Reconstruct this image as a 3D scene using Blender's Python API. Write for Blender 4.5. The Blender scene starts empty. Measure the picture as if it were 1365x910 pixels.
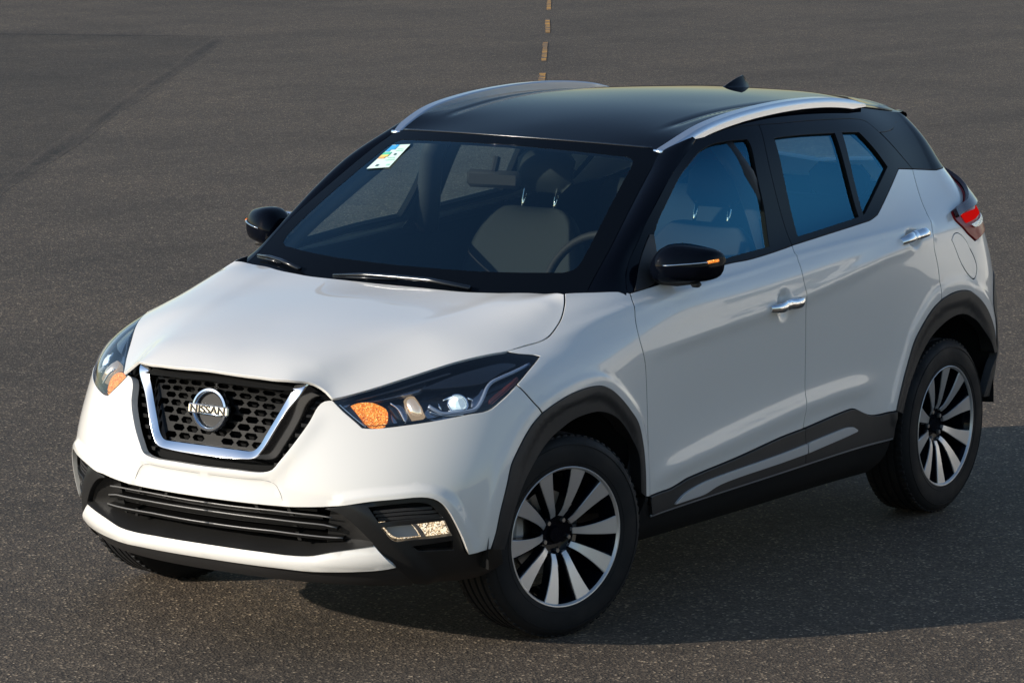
import bpy, math, random
import numpy as np
from mathutils import Matrix, Vector
from mathutils.geometry import delaunay_2d_cdt
R_ = math.radians
rng = random.Random(7)

# ------------------------------------------------------------------ camera
CAM = [10.05073345, 7.24318706, 2.72076464]
YAW, PITCH, ROLL, FPX = R_(213.41631959), R_(-8.44385567), R_(0.68756536), 5055.2784
PW, PH = 1365.0, 910.0
scene = bpy.context.scene
cC = np.array(CAM)
fw = np.array([math.cos(YAW)*math.cos(PITCH), math.sin(YAW)*math.cos(PITCH), math.sin(PITCH)])
_r = np.cross(fw, [0, 0, 1]); _r /= np.linalg.norm(_r); _u = np.cross(_r, fw)
cR = _r*math.cos(ROLL)+_u*math.sin(ROLL)
cU = -_r*math.sin(ROLL)+_u*math.cos(ROLL)
cam_data = bpy.data.cameras.new('camera')
cam = bpy.data.objects.new('camera', cam_data)
scene.collection.objects.link(cam)
cam_data.sensor_width = 36.0
cam_data.lens = 36.0*FPX/PW
cam_data.clip_start = 0.1
cam_data.clip_end = 3000.0
cam.matrix_world = Matrix(((cR[0], cU[0], -fw[0], cC[0]), (cR[1], cU[1], -fw[1], cC[1]),
                           (cR[2], cU[2], -fw[2], cC[2]), (0, 0, 0, 1)))
scene.camera = cam
scene.render.resolution_x = 1024
scene.render.resolution_y = 682

# ------------------------------------------------------------------ sky, sun, exposure
SUN_AZ, SUN_EL = -36.0, 19.0          # direction towards the sun, degrees from +x (counter-clockwise)
SUN_STR, SKY_STR, EXPO = 3.2, 0.095, 0.78
world = bpy.data.worlds.new('World'); scene.world = world; world.use_nodes = True
wn = world.node_tree; wn.nodes.clear()
wo = wn.nodes.new('ShaderNodeOutputWorld'); wb = wn.nodes.new('ShaderNodeBackground')
sky = wn.nodes.new('ShaderNodeTexSky'); sky.sky_type = 'NISHITA'; sky.sun_disc = False
sky.sun_elevation = R_(SUN_EL); sky.sun_rotation = R_(90.0-SUN_AZ)
sky.air_density = 1.0; sky.dust_density = 0.4; sky.ozone_density = 1.8
hs_ = wn.nodes.new('ShaderNodeHueSaturation'); hs_.inputs['Saturation'].default_value = 1.02
wn.links.new(sky.outputs[0], hs_.inputs['Color']); wn.links.new(hs_.outputs[0], wb.inputs[0]); wb.inputs[1].default_value = SKY_STR
wn.links.new(wb.outputs[0], wo.inputs[0])
sl = bpy.data.lights.new('sun', 'SUN'); sl.energy = SUN_STR; sl.angle = R_(0.55); sl.color = (1.0, 0.93, 0.83)
so = bpy.data.objects.new('sun', sl); scene.collection.objects.link(so)
sd = Vector((math.cos(R_(SUN_AZ))*math.cos(R_(SUN_EL)), math.sin(R_(SUN_AZ))*math.cos(R_(SUN_EL)), math.sin(R_(SUN_EL))))
so.rotation_euler = sd.to_track_quat('Z', 'Y').to_euler()
so.location = sd*30
scene.view_settings.view_transform = 'Standard'
scene.view_settings.look = 'None'
scene.view_settings.exposure = EXPO
scene.view_settings.gamma = 1.0
scene.view_settings.use_curve_mapping = False
scene.render.engine = 'CYCLES'
scene.cycles.max_bounces = 8
scene.cycles.transparent_max_bounces = 12

# ------------------------------------------------------------------ materials
def nmat(name):
    m = bpy.data.materials.new(name); m.use_nodes = True
    return m, m.node_tree, m.node_tree.nodes['Principled BSDF']
def pmat(name, col, rough=0.5, metal=0.0, coat=0.0, spec=0.5, coat_rough=0.03, bump=None, var=None):
    m, t, b = nmat(name)
    b.inputs['Base Color'].default_value = (*col, 1); b.inputs['Roughness'].default_value = rough
    b.inputs['Metallic'].default_value = metal; b.inputs['Coat Weight'].default_value = coat
    b.inputs['Coat Roughness'].default_value = coat_rough; b.inputs['Specular IOR Level'].default_value = spec
    tc = t.nodes.new('ShaderNodeTexCoord')
    if bump:
        nz = t.nodes.new('ShaderNodeTexNoise'); nz.inputs['Scale'].default_value = bump[0]; nz.inputs['Detail'].default_value = 3
        bp = t.nodes.new('ShaderNodeBump'); bp.inputs['Strength'].default_value = bump[1]; bp.inputs['Distance'].default_value = bump[2]
        t.links.new(tc.outputs['Object'], nz.inputs['Vector']); t.links.new(nz.outputs['Fac'], bp.inputs['Height'])
        t.links.new(bp.outputs['Normal'], b.inputs['Normal'])
    if var:
        nz = t.nodes.new('ShaderNodeTexNoise'); nz.inputs['Scale'].default_value = var[0]; nz.inputs['Detail'].default_value = 4
        mr = t.nodes.new('ShaderNodeMapRange'); mr.inputs[1].default_value = .3; mr.inputs[2].default_value = .7
        mr.inputs[3].default_value = max(0, rough-var[1]); mr.inputs[4].default_value = rough+var[1]
        t.links.new(tc.outputs['Object'], nz.inputs['Vector']); t.links.new(nz.outputs['Fac'], mr.inputs[0])
        t.links.new(mr.outputs[0], b.inputs['Roughness'])
    return m
def glass_mat(name, tint, extra=0.0, rough=0.0, ior=1.5, gcol=(1, 1, 1)):
    m = bpy.data.materials.new(name); m.use_nodes = True; t = m.node_tree; t.nodes.clear()
    o = t.nodes.new('ShaderNodeOutputMaterial'); mx = t.nodes.new('ShaderNodeMixShader')
    tr = t.nodes.new('ShaderNodeBsdfTransparent'); tr.inputs[0].default_value = (*tint, 1)
    gl = t.nodes.new('ShaderNodeBsdfGlossy'); gl.inputs['Roughness'].default_value = rough
    gl.inputs['Color'].default_value = (*gcol, 1)
    # Schlick reflectance, the same from both sides of the pane
    fr = t.nodes.new('ShaderNodeLayerWeight'); fr.inputs[0].default_value = .5
    po = t.nodes.new('ShaderNodeMath'); po.operation = 'POWER'; po.inputs[1].default_value = 5.0
    f0 = ((ior-1)/(ior+1))**2*1.8+extra
    ad = t.nodes.new('ShaderNodeMath'); ad.operation = 'MULTIPLY_ADD'; ad.inputs[1].default_value = 1.0-f0; ad.inputs[2].default_value = f0
    t.links.new(fr.outputs['Facing'], po.inputs[0]); t.links.new(po.outputs[0], ad.inputs[0]); t.links.new(ad.outputs[0], mx.inputs[0])
    t.links.new(tr.outputs[0], mx.inputs[1]); t.links.new(gl.outputs[0], mx.inputs[2])
    t.links.new(mx.outputs[0], o.inputs[0])
    return m
M = {}
M['white'] = pmat('white_paint', (.72, .695, .65), .34, 0, 1.0, .3, .02)
# fine pearl flake in the white paint
_t = M['white'].node_tree; _b = _t.nodes['Principled BSDF']
_vo = _t.nodes.new('ShaderNodeTexNoise'); _vo.inputs['Scale'].default_value = 2.2; _vo.inputs['Detail'].default_value = 5
_tc = _t.nodes.new('ShaderNodeTexCoord'); _t.links.new(_tc.outputs['Object'], _vo.inputs['Vector'])
_bp = _t.nodes.new('ShaderNodeBump'); _bp.inputs['Strength'].default_value = .012; _bp.inputs['Distance'].default_value = .02
_t.links.new(_vo.outputs['Fac'], _bp.inputs['Height']); _t.links.new(_bp.outputs['Normal'], _b.inputs['Coat Normal'])
M['gloss'] = pmat('black_gloss_paint', (.002, .003, .006), .3, 0, .60, .0, .012)
for _n in ('gloss',): M[_n].node_tree.nodes['Principled BSDF'].inputs['Coat IOR'].default_value = 1.28
M['plastic'] = pmat('black_textured_plastic', (.022, .021, .021), .5, 0, 0, .45, bump=(900, .25, .0006), var=(6, .06))
M['satin'] = pmat('black_satin_plastic', (.014, .0135, .013), .36, 0, 0, .4, var=(8, .08))
M['matte'] = pmat('black_matte_lining', (.006, .006, .006), .9, 0, 0, .2)
M['rubber'] = pmat('tyre_rubber', (.008, .008, .0085), .72, 0, 0, .3, bump=(60, .2, .001), var=(9, .12))
M['chrome'] = pmat('chrome', (.86, .87, .88), .045, 1.0)
M['alu'] = pmat('machined_alloy', (.58, .575, .57), .34, .7, .4, var=(4, .05))
M['alubar'] = pmat('satin_silver', (.62, .64, .68), .3, .9, .3)
M['silver'] = pmat('silver_insert_paint', (.50, .49, .48), .4, .2)
M['glass'] = glass_mat('windscreen_glass', (.95, 1.0, .97), .01, .0, 1.5, (.55, .85, 1.0))
M['sglass'] = glass_mat('side_window_glass', (.66, .82, .82), .09, .0, 1.5, (.12, .46, .70))
M['lens'] = glass_mat('clear_lamp_lens', (.93, .95, .97), .0, .0, 1.5)
M['redlens'] = pmat('red_lamp_lens', (.30, .003, .005), .3, 0, .2, .15)
M['darkred'] = pmat('dark_red_lamp_cover', (.035, .006, .010), .22, 0, .4, .3)
M['bezel'] = pmat('dark_lamp_bezel', (.012, .014, .018), .2, .3, .6)
M['amber'] = pmat('amber_reflector', (.95, .28, .02), .22, .6, .6, bump=(230, 1.0, .006))
_b = M['amber'].node_tree.nodes['Principled BSDF']; _b.inputs['Emission Color'].default_value = (1, .28, .03, 1); _b.inputs['Emission Strength'].default_value = .35
M['facet'] = pmat('faceted_reflector', (.88, .86, .82), .2, 1.0, 0, bump=(160, 1.0, .006))
def sparkle(name, cols, scale, emit, rough=.2, metal=.6):
    m, t, b = nmat(name); tc = t.nodes.new('ShaderNodeTexCoord'); v = t.nodes.new('ShaderNodeTexVoronoi'); v.inputs['Scale'].default_value = scale
    t.links.new(tc.outputs['Object'], v.inputs['Vector']); sp = t.nodes.new('ShaderNodeSeparateColor'); t.links.new(v.outputs['Color'], sp.inputs[0])
    r = t.nodes.new('ShaderNodeValToRGB'); e = r.color_ramp.elements; e[0].position, e[0].color = cols[0][0], (*cols[0][1], 1); e[1].position, e[1].color = cols[-1][0], (*cols[-1][1], 1)
    for p, c in cols[1:-1]: k = e.new(p); k.color = (*c, 1)
    t.links.new(sp.outputs[0], r.inputs[0]); t.links.new(r.outputs[0], b.inputs['Base Color']); t.links.new(r.outputs[0], b.inputs['Emission Color'])
    b.inputs['Emission Strength'].default_value = emit; b.inputs['Roughness'].default_value = rough; b.inputs['Metallic'].default_value = metal
    bp = t.nodes.new('ShaderNodeBump'); bp.inputs['Strength'].default_value = 1; bp.inputs['Distance'].default_value = .004; t.links.new(v.outputs['Distance'], bp.inputs['Height']); t.links.new(bp.outputs['Normal'], b.inputs['Normal'])
    return m
M['amber'] = sparkle('amber_reflector', [(0, (.35, .05, .01)), (.35, (.75, .16, .01)), (.7, (.95, .30, .03)), (.9, (1, .50, .10)), (1, (1, .7, .3))], 420, .60)
M['litlamp'] = sparkle('lit_fog_reflector', [(0, (.06, .045, .03)), (.35, (.35, .24, .14)), (.65, (.95, .70, .42)), (1, (1, .92, .75))], 300, .85, .2, .9)
M['drl'] = pmat('light_guide', (.28, .33, .42), .2, .2, .5)
M['seat'] = pmat('seat_leather', (.011, .012, .011), .62, 0, 0, .15, bump=(300, .2, .001))
M['trim'] = pmat('dark_cabin_trim', (.022, .023, .025), .6, 0, 0, .4)
M['headliner'] = pmat('cabin_headliner', (.22, .22, .21), .9)
M['disc'] = pmat('brake_disc_steel', (.35, .34, .33), .35, 1.0)
M['frit'] = pmat('black_frit_band', (.002, .003, .005), .3, 0, .5, .0)
M['frit'].node_tree.nodes['Principled BSDF'].inputs['Coat IOR'].default_value = 1.28
M['mirrorglass'] = pmat('mirror_glass', (.7, .72, .74), .02, 1.0)
M['gridblk'] = pmat('grille_black', (.004, .0038, .0036), .45, 0, .0, .16)
M['emblk'] = pmat('emblem_black', (.006, .006, .006), .5, 0, 0, .3)

# ------------------------------------------------------------------ object helpers
COL = scene.collection
def mesh_obj(name, V, F, mat, parent=None, N=None, smooth=True, label=None, mats=None, midx=None):
    me = bpy.data.meshes.new(name)
    me.from_pydata([tuple(map(float, v)) for v in V], [], [tuple(int(i) for i in f) for f in F])
    if mats:
        for m in mats: me.materials.append(m)
        if midx is not None: me.polygons.foreach_set('material_index', np.array(midx, dtype=np.int32))
    else: me.materials.append(mat)
    me.polygons.foreach_set('use_smooth', [bool(smooth)]*len(me.polygons))
    me.update()
    if N is not None and smooth:
        me.normals_split_custom_set_from_vertices([tuple(map(float, n)) for n in N])
    o = bpy.data.objects.new(name, me); COL.objects.link(o)
    if parent is not None: o.parent = parent
    if label: o['label'] = label
    return o
def empty(name, parent=None, loc=(0, 0, 0)):
    o = bpy.data.objects.new(name, None); COL.objects.link(o); o.location = loc; o.empty_display_size = .1
    if parent is not None: o.parent = parent
    return o
class MB:
    """collects vertices and faces of one mesh"""
    def __init__(s): s.V = []; s.F = []; s.N = []; s.mi = []
    def add(s, V, F, N=None, mi=0):
        k = len(s.V); s.V += [tuple(v) for v in V]; s.F += [tuple(i+k for i in f) for f in F]; s.mi += [mi]*len(F)
        if N is not None: s.N += [tuple(n) for n in N]
    def mirrored(s):
        m = MB(); m.V = [(v[0], -v[1], v[2]) for v in s.V]; m.N = [(n[0], -n[1], n[2]) for n in s.N]
        m.F = [tuple(reversed(f)) for f in s.F]; m.mi = list(s.mi); return m
    def box(s, c, d, mi=0, M_=None, bev=0.0):
        hx, hy, hz = d[0]/2, d[1]/2, d[2]/2
        if bev <= 0:
            V = [Vector((x, y, z)) for x in (-hx, hx) for y in (-hy, hy) for z in (-hz, hz)]
            F = [(0, 1, 3, 2), (4, 6, 7, 5), (0, 4, 5, 1), (2, 3, 7, 6), (0, 2, 6, 4), (1, 5, 7, 3)]
        else:
            b = min(bev, hx*.9, hy*.9, hz*.9); V = []; F = []
            def pt(i, j, k, ax):
                p = [i*(hx-b), j*(hy-b), k*(hz-b)]; p[ax] = (i, j, k)[ax]*(hx, hy, hz)[ax]; return Vector(p)
            idx = {}
            for i in (-1, 1):
                for j in (-1, 1):
                    for k in (-1, 1):
                        for ax in range(3): idx[i, j, k, ax] = len(V); V.append(pt(i, j, k, ax))
            def q(*a): F.append(tuple(idx[x] for x in a))
            for sx in (-1, 1):
                a = [(sx, -1, -1, 0), (sx, 1, -1, 0), (sx, 1, 1, 0), (sx, -1, 1, 0)]; q(*(a if sx > 0 else a[::-1]))
                a = [(-1, sx, -1, 1), (-1, sx, 1, 1), (1, sx, 1, 1), (1, sx, -1, 1)]; q(*(a if sx > 0 else a[::-1]))
                a = [(-1, -1, sx, 2), (1, -1, sx, 2), (1, 1, sx, 2), (-1, 1, sx, 2)]; q(*(a if sx > 0 else a[::-1]))
            for i in (-1, 1):
                for j in (-1, 1):
                    a = [(i, j, -1, 0), (i, j, -1, 1), (i, j, 1, 1), (i, j, 1, 0)]; q(*(a if i*j > 0 else a[::-1]))
                    a = [(i, -1, j, 0), (i, 1, j, 0), (i, 1, j, 2), (i, -1, j, 2)]; q(*(a if i*j > 0 else a[::-1]))
                    a = [(-1, i, j, 2), (1, i, j, 2), (1, i, j, 1), (-1, i, j, 1)]; q(*(a if i*j < 0 else a[::-1]))
                    for k in (-1, 1):
                        a = [(i, j, k, 0), (i, j, k, 1), (i, j, k, 2)]; q(*(a if i*j*k > 0 else a[::-1]))
        c = Vector(c)
        V = [((M_ @ v) if M_ else v)+c for v in V]
        s.add([tuple(v) for v in V], F, mi=mi)
    def tube(s, pts, rad, n=10, mi=0, cap=True, flat=None):
        pts = [Vector(p) for p in pts]; m = len(pts); rs = rad if hasattr(rad, '__len__') else [rad]*m
        V = []; F = []; up = Vector((0, 0, 1))
        for i, p in enumerate(pts):
            t = (pts[min(i+1, m-1)]-pts[max(i-1, 0)]).normalized()
            a = t.cross(up)
            if a.length < 1e-3: a = t.cross(Vector((0, 1, 0)))
            a.normalize(); b = a.cross(t)
            for k in range(n):
                th = 2*math.pi*k/n; V.append(p+a*math.cos(th)*rs[i]+b*math.sin(th)*rs[i]*(flat or 1))
        for i in range(m-1):
            for k in range(n):
                F.append((i*n+k, i*n+(k+1) % n, (i+1)*n+(k+1) % n, (i+1)*n+k))
        if cap: F.append(tuple(range(n))[::-1]); F.append(tuple((m-1)*n+k for k in range(n)))
        s.add([tuple(v) for v in V], F, mi=mi)
    def lathe(s, prof, n=64, axis='y', mi=0, c=(0, 0, 0)):
        """prof: (radius, offset along axis)"""
        V = []; F = []
        for r, y in prof:
            for k in range(n):
                th = 2*math.pi*k/n; V.append((c[0]+r*math.cos(th), c[1]+y, c[2]+r*math.sin(th)))
        for i in range(len(prof)-1):
            for k in range(n):
                F.append((i*n+k, (i+1)*n+k, (i+1)*n+(k+1) % n, i*n+(k+1) % n))
        s.add(V, F, mi=mi)
    def obj(s, name, mat, parent=None, smooth=True, label=None, mats=None, sharp=None):
        o = mesh_obj(name, s.V, s.F, mat, parent, s.N if s.N else None, smooth, label, mats, s.mi if mats else None)
        if sharp and smooth: o.data.set_sharp_from_angle(angle=R_(sharp))
        return o
def pair(mb, name, mat, parents, **k):
    """the part on the left of the car and its mirror image on the right"""
    a = mb.obj(name, mat, parents[0], **k); b = mb.mirrored().obj(name, mat, parents[1], **k)
    return a, b

# ------------------------------------------------------------------ splines and the body surface
class NS:
    """natural cubic spline, vectorised over x and over value columns"""
    def __init__(s, x, y):
        s.x = np.array(x, float); s.y = np.array(y, float); n = len(s.x); h = np.diff(s.x)
        A = np.eye(n); B = np.zeros((n, n))
        for i in range(1, n-1):
            A[i, i-1] = h[i-1]; A[i, i] = 2*(h[i-1]+h[i]); A[i, i+1] = h[i]
            B[i, i-1] = 6/h[i-1]; B[i, i] = -6/h[i-1]-6/h[i]; B[i, i+1] = 6/h[i]
        s.L = np.linalg.solve(A, B); s.m = s.L @ s.y
    def __call__(s, t):
        t = np.clip(t, s.x[0], s.x[-1]); i = np.clip(np.searchsorted(s.x, t)-1, 0, len(s.x)-2)
        h = s.x[i+1]-s.x[i]; a = (s.x[i+1]-t)/h; b = (t-s.x[i])/h
        return a*s.y[i]+b*s.y[i+1]+((a**3-a)*s.m[i]+(b**3-b)*s.m[i+1])*h*h/6
X1, X2 = .10, -2.75
UE = 2.85+.8
WX = [.1, -.15, -.4, -.9, -1.45, -1.95, -2.4, -2.75]
WU = [X1-x for x in WX]
#      xf    p     W at WX                                         xr     pr    Z at u=-1,-.75,-.5,-.25,0,.25,.5,1,1.55,2.05,2.5,2.85,3.65
ROWS = [
 (.700, 2.40, [.740,.745,.750,.755,.755,.755,.750,.740], -3.33, 2.6, [.200]*11+[.23,.27]),
 (.775, 2.45, [.815,.820,.824,.826,.826,.826,.822,.815], -3.41, 2.6, [.265]*11+[.29,.33]),
 (.805, 2.50, [.850,.850,.850,.852,.853,.853,.856,.852], -3.44, 2.6, [.355]*11+[.38,.42]),
 (.818, 2.55, [.860,.860,.858,.857,.859,.860,.866,.864], -3.45, 2.6, [.475,.475,.475,.475,.475,.475,.475,.475,.475,.475,.49,.50,.54]),
 (.812, 2.45, [.864,.864,.860,.854,.857,.860,.868,.868], -3.44, 2.6, [.580,.580,.580,.585,.59,.60,.60,.60,.60,.60,.61,.62,.66]),
 (.800, 2.25, [.866,.867,.863,.858,.860,.864,.874,.870], -3.40, 2.6, [.670,.670,.672,.68,.69,.71,.715,.72,.725,.73,.74,.75,.78]),
 (.787, 2.05, [.866,.868,.866,.866,.868,.871,.880,.868], -3.34, 2.6, [.760,.758,.756,.77,.785,.81,.825,.845,.86,.87,.88,.885,.90]),
 (.785, 1.95, [.838,.845,.856,.868,.872,.874,.876,.855], -3.26, 2.6, [.835,.822,.806,.835,.880,.915,.935,.96,.98,1.0,1.01,1.01,1.02]),
 (.790, 1.90, [.748,.752,.800,.843,.850,.850,.846,.820], -3.20, 2.6, [.880,.862,.842,.895,.945,1.005,1.03,1.035,1.055,1.085,1.10,1.11,1.12]),
 (.740, 1.90, [.660,.672,.730,.796,.802,.798,.785,.755], -3.16, 2.6, [.905,.890,.875,.930,.985,1.050,1.085,1.09,1.11,1.14,1.17,1.19,1.20]),
 (.640, 1.90, [.560,.600,.665,.738,.748,.745,.728,.690], -3.09, 2.6, [.930,.930,.930,.97,1.02,1.10,1.18,1.215,1.235,1.255,1.27,1.28,1.28]),
 (.500, 1.90, [.500,.550,.630,.690,.700,.697,.678,.640], -3.02, 2.7, [.950,.950,.950,1.0,1.06,1.15,1.26,1.33,1.365,1.375,1.375,1.365,1.355]),
 (.400, 1.90, [.450,.500,.600,.642,.645,.640,.622,.590], -2.96, 2.8, [.960,.960,.960,1.02,1.09,1.2,1.34,1.425,1.478,1.485,1.462,1.43,1.415]),
 (.300, 1.90, [.420,.470,.560,.590,.585,.575,.555,.530], -2.93, 2.9, [.970,.970,.970,1.04,1.12,1.24,1.40,1.485,1.542,1.552,1.525,1.485,1.46]),
]
ZU = [-1, -.75, -.5, -.25, 0, .25, .5, 1, 1.55, 2.05, 2.5, 2.85, 3.65]
class Row: pass
RW = []
for xf, p, w, xr, pr, z in ROWS:
    r = Row(); r.xf, r.p, r.xr, r.pr = xf, p, xr, pr
    r.w = NS([-.4]+WU+[3.3], [w[0]]+w+[w[-1]]); r.b = float(r.w(0.)); r.br = float(r.w(2.85))
    zz = z[:]; us = ZU[:]
    r.z = NS([-1.5, -1.25]+us+[4.3], [zz[2], zz[1]]+zz+[zz[-2]])
    RW.append(r)
K = len(RW)
_vs = NS(np.arange(K), np.zeros((K, 1)))
LV = _vs.L
def row_pts(u):
    u = np.asarray(u, float); out = np.zeros((K, len(u), 3))
    fr = u < 0; re = u > 2.85
    phi = np.clip((u+1)*math.pi/2, 0, math.pi/2); phr = np.clip((UE-u)/.8*math.pi/2, 0, math.pi/2)
    for k, r in enumerate(RW):
        x = X1-u; y = r.w(u)
        a = r.xf-X1; c = np.cos(phi); s = np.sin(phi)
        rr = ((c/a)**r.p+(s/r.b)**r.p)**(-1/r.p)
        x = np.where(fr, X1+rr*c, x); y = np.where(fr, rr*s, y)
        a = X2-r.xr; c = np.cos(phr); s = np.sin(phr)
        rr = ((c/a)**r.pr+(s/r.br)**r.pr)**(-1/r.pr)
        x = np.where(re, X2-rr*c, x); y = np.where(re, rr*s, y)
        out[k, :, 0] = x; out[k, :, 1] = y; out[k, :, 2] = r.z(u)
    return out
def base(U):
    """U: (n,2) of (u, w), w = row number * 0.1"""
    U = np.asarray(U, float); u = np.clip(U[:, 0], -1, UE); v = np.clip(U[:, 1]*10, 0, K-1)
    RP = row_pts(u); Mm = np.einsum('ij,jnc->inc', LV, RP)
    i = np.clip(v.astype(int), 0, K-2); n = np.arange(len(u)); b = (v-i)[:, None]; a = 1-b
    return a*RP[i, n]+b*RP[i+1, n]+((a**3-a)*Mm[i, n]+(b**3-b)*Mm[i+1, n])/6
def _nrm(f, U, e=1e-3):
    U = np.asarray(U, float)
    du = np.array([e, 0]); dv = np.array([0, e])
    Ua = U.copy(); Ub = U.copy(); Ua[:, 0] = np.clip(U[:, 0]+e, -1, UE); Ub[:, 0] = np.clip(U[:, 0]-e, -1, UE)
    tu = f(Ua)-f(Ub)
    Ua = U.copy(); Ub = U.copy(); Ua[:, 1] = np.clip(U[:, 1]+e, 0, (K-1)*.1); Ub[:, 1] = np.clip(U[:, 1]-e, 0, (K-1)*.1)
    tv = f(Ua)-f(Ub)
    n = np.cross(tv, tu); l = np.linalg.norm(n, axis=1, keepdims=True); n = n/np.maximum(l, 1e-12)
    # point outwards
    P = f(U); ref = P-np.array([0, 0, .5]); ref[:, 0] = np.where(P[:, 0] > 0, P[:, 0], np.where(P[:, 0] < -2.75, P[:, 0]+2.75, 0)); ref[:, 2] *= .3
    sgn = np.sign((n*ref).sum(1, keepdims=True)); sgn[sgn == 0] = 1
    return n*sgn
def sstep(a, b, x):
    t = np.clip((x-a)/(b-a), 0, 1); return t*t*(3-2*t)
def pdist(P, poly):
    """signed-free distance from 2D points to a polyline, and side (z of cross)"""
    A = np.array(poly, float); best = np.full(len(P), 9.); side = np.zeros(len(P))
    for a, b in zip(A[:-1], A[1:]):
        ab = b-a; t = np.clip(((P-a)@ab)/(ab@ab), 0, 1); d = P-(a+t[:, None]*ab); l = np.hypot(d[:, 0], d[:, 1])
        cr = ab[0]*d[:, 1]-ab[1]*d[:, 0]; m = l < best; best = np.where(m, l, best); side = np.where(m, np.sign(cr), side)
    return best, side
FEAT = []          # functions of (U, P) -> displacement, added after the pixel outlines are inverted
def S(U):
    U = np.asarray(U, float); P = base(U)
    if FEAT:
        N = _nrm(base, U); D = np.zeros(len(U))
        for f in FEAT: D = D+f(U, P)
        P = P+N*D[:, None]
    return P
def SN(U): return _nrm(S, U)
def proj(P):
    d = np.asarray(P, float)-cC; z = d@fw
    return np.stack([PW/2+FPX*(d@cR)/z, PH/2-FPX*(d@cU)/z], -1)
def ray(p):
    d = fw+cR*(p[0]-PW/2)/FPX-cU*(p[1]-PH/2)/FPX; return d/np.linalg.norm(d)
_gu = np.linspace(-1, UE, 233); _gw = np.linspace(0, (K-1)*.1, 131)
GU = np.array([(a, b) for a in _gu for b in _gw]); GP = base(GU); GN = _nrm(base, GU); GQ = proj(GP)
GD = np.linalg.norm(GP-cC, axis=1); GF = ((cC-GP)*GN).sum(1) > 0
_valid = ~((GU[:, 0] < .35) & (GU[:, 1] > .95)); GV = GF & _valid
def inv(p, off=0.0):
    """pixel of the photograph -> (u, w) on the body surface"""
    p = np.asarray(p, float); d = np.hypot(*(GQ-p).T); c = np.where(GV & (d < 14))[0]
    if len(c) == 0:
        c = np.where(GV)[0]; i = c[np.argmin(d[c])]
    else:
        dm = GD[c].min(); c = c[GD[c] < dm+.12]; i = c[np.argmin(d[c])]
    U = GU[i].copy()
    for it in range(12):
        UU = np.array([U, U+[1e-4, 0], U+[0, 1e-4]]); q = proj(base(UU))
        J = np.stack([(q[1]-q[0])/1e-4, (q[2]-q[0])/1e-4], 1); r = p-q[0]
        try: dU = np.linalg.lstsq(J+0, r, rcond=1e-2)[0]
        except Exception: break
        l = np.linalg.norm(dU)
        if l > .05: dU *= .05/l
        U = U+dU; U[0] = np.clip(U[0], -1, UE); U[1] = np.clip(U[1], 0, (K-1)*.1)
        if np.linalg.norm(r) < .02: break
    return U
def invs(pts): return [inv(p) for p in pts]

# ------------------------------------------------------------------ 2D outline helpers
def catmull(pts, step):
    pts = [np.array(p, float) for p in pts]
    if len(pts) == 2:
        n = max(1, int(np.ceil(np.linalg.norm(pts[1]-pts[0])/step))); return [pts[0]+(pts[1]-pts[0])*i/n for i in range(n)]+[pts[1]]
    P = [2*pts[0]-pts[1]]+pts+[2*pts[-1]-pts[-2]]; out = []
    for i in range(1, len(P)-2):
        p0, p1, p2, p3 = P[i-1:i+3]
        t0 = 0; t1 = t0+max(np.linalg.norm(p1-p0), 1e-6)**.5; t2 = t1+max(np.linalg.norm(p2-p1), 1e-6)**.5; t3 = t2+max(np.linalg.norm(p3-p2), 1e-6)**.5
        n = max(1, int(np.ceil(np.linalg.norm(p2-p1)/step)))
        for k in range(n):
            t = t1+(t2-t1)*k/n
            A1 = (t1-t)/(t1-t0)*p0+(t-t0)/(t1-t0)*p1; A2 = (t2-t)/(t2-t1)*p1+(t-t1)/(t2-t1)*p2; A3 = (t3-t)/(t3-t2)*p2+(t-t2)/(t3-t2)*p3
            B1 = (t2-t)/(t2-t0)*A1+(t-t0)/(t2-t0)*A2; B2 = (t3-t)/(t3-t1)*A2+(t-t1)/(t3-t1)*A3
            out.append((t2-t)/(t2-t1)*B1+(t-t1)/(t2-t1)*B2)
    out.append(pts[-1]); return out
def outline(segs, step=.02):
    """closed outline out of splined segments; returns list of 2D points"""
    out = []
    for s in segs:
        c = catmull(s, step)
        if out and np.linalg.norm(out[-1]-c[0]) < 1e-4: c = c[1:]
        elif out:
            pass
        out += c
    if np.linalg.norm(out[-1]-out[0]) < 1e-4: out = out[:-1]
    # fill long straight gaps and drop duplicates
    res = []
    n = len(out)
    for i in range(n):
        a, b = out[i], out[(i+1) % n]; L = np.linalg.norm(b-a)
        if L < 1e-5: continue
        k = max(1, int(np.ceil(L/(step*1.3))))
        res += [a+(b-a)*j/k for j in range(k)]
    return np.array(res)
def area(P): x, y = P[:, 0], P[:, 1]; return .5*float((x*np.roll(y, -1)-y*np.roll(x, -1)).sum())
def inpoly(P, poly):
    x, y = P[:, 0], P[:, 1]; c = np.zeros(len(P), bool); n = len(poly); j = n-1
    for i in range(n):
        xi, yi = poly[i]; xj, yj = poly[j]
        if yi != yj:
            m = ((yi > y) != (yj > y)) & (x < (xj-xi)*(y-yi)/(yj-yi)+xi); c ^= m
        j = i
    return c
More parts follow.
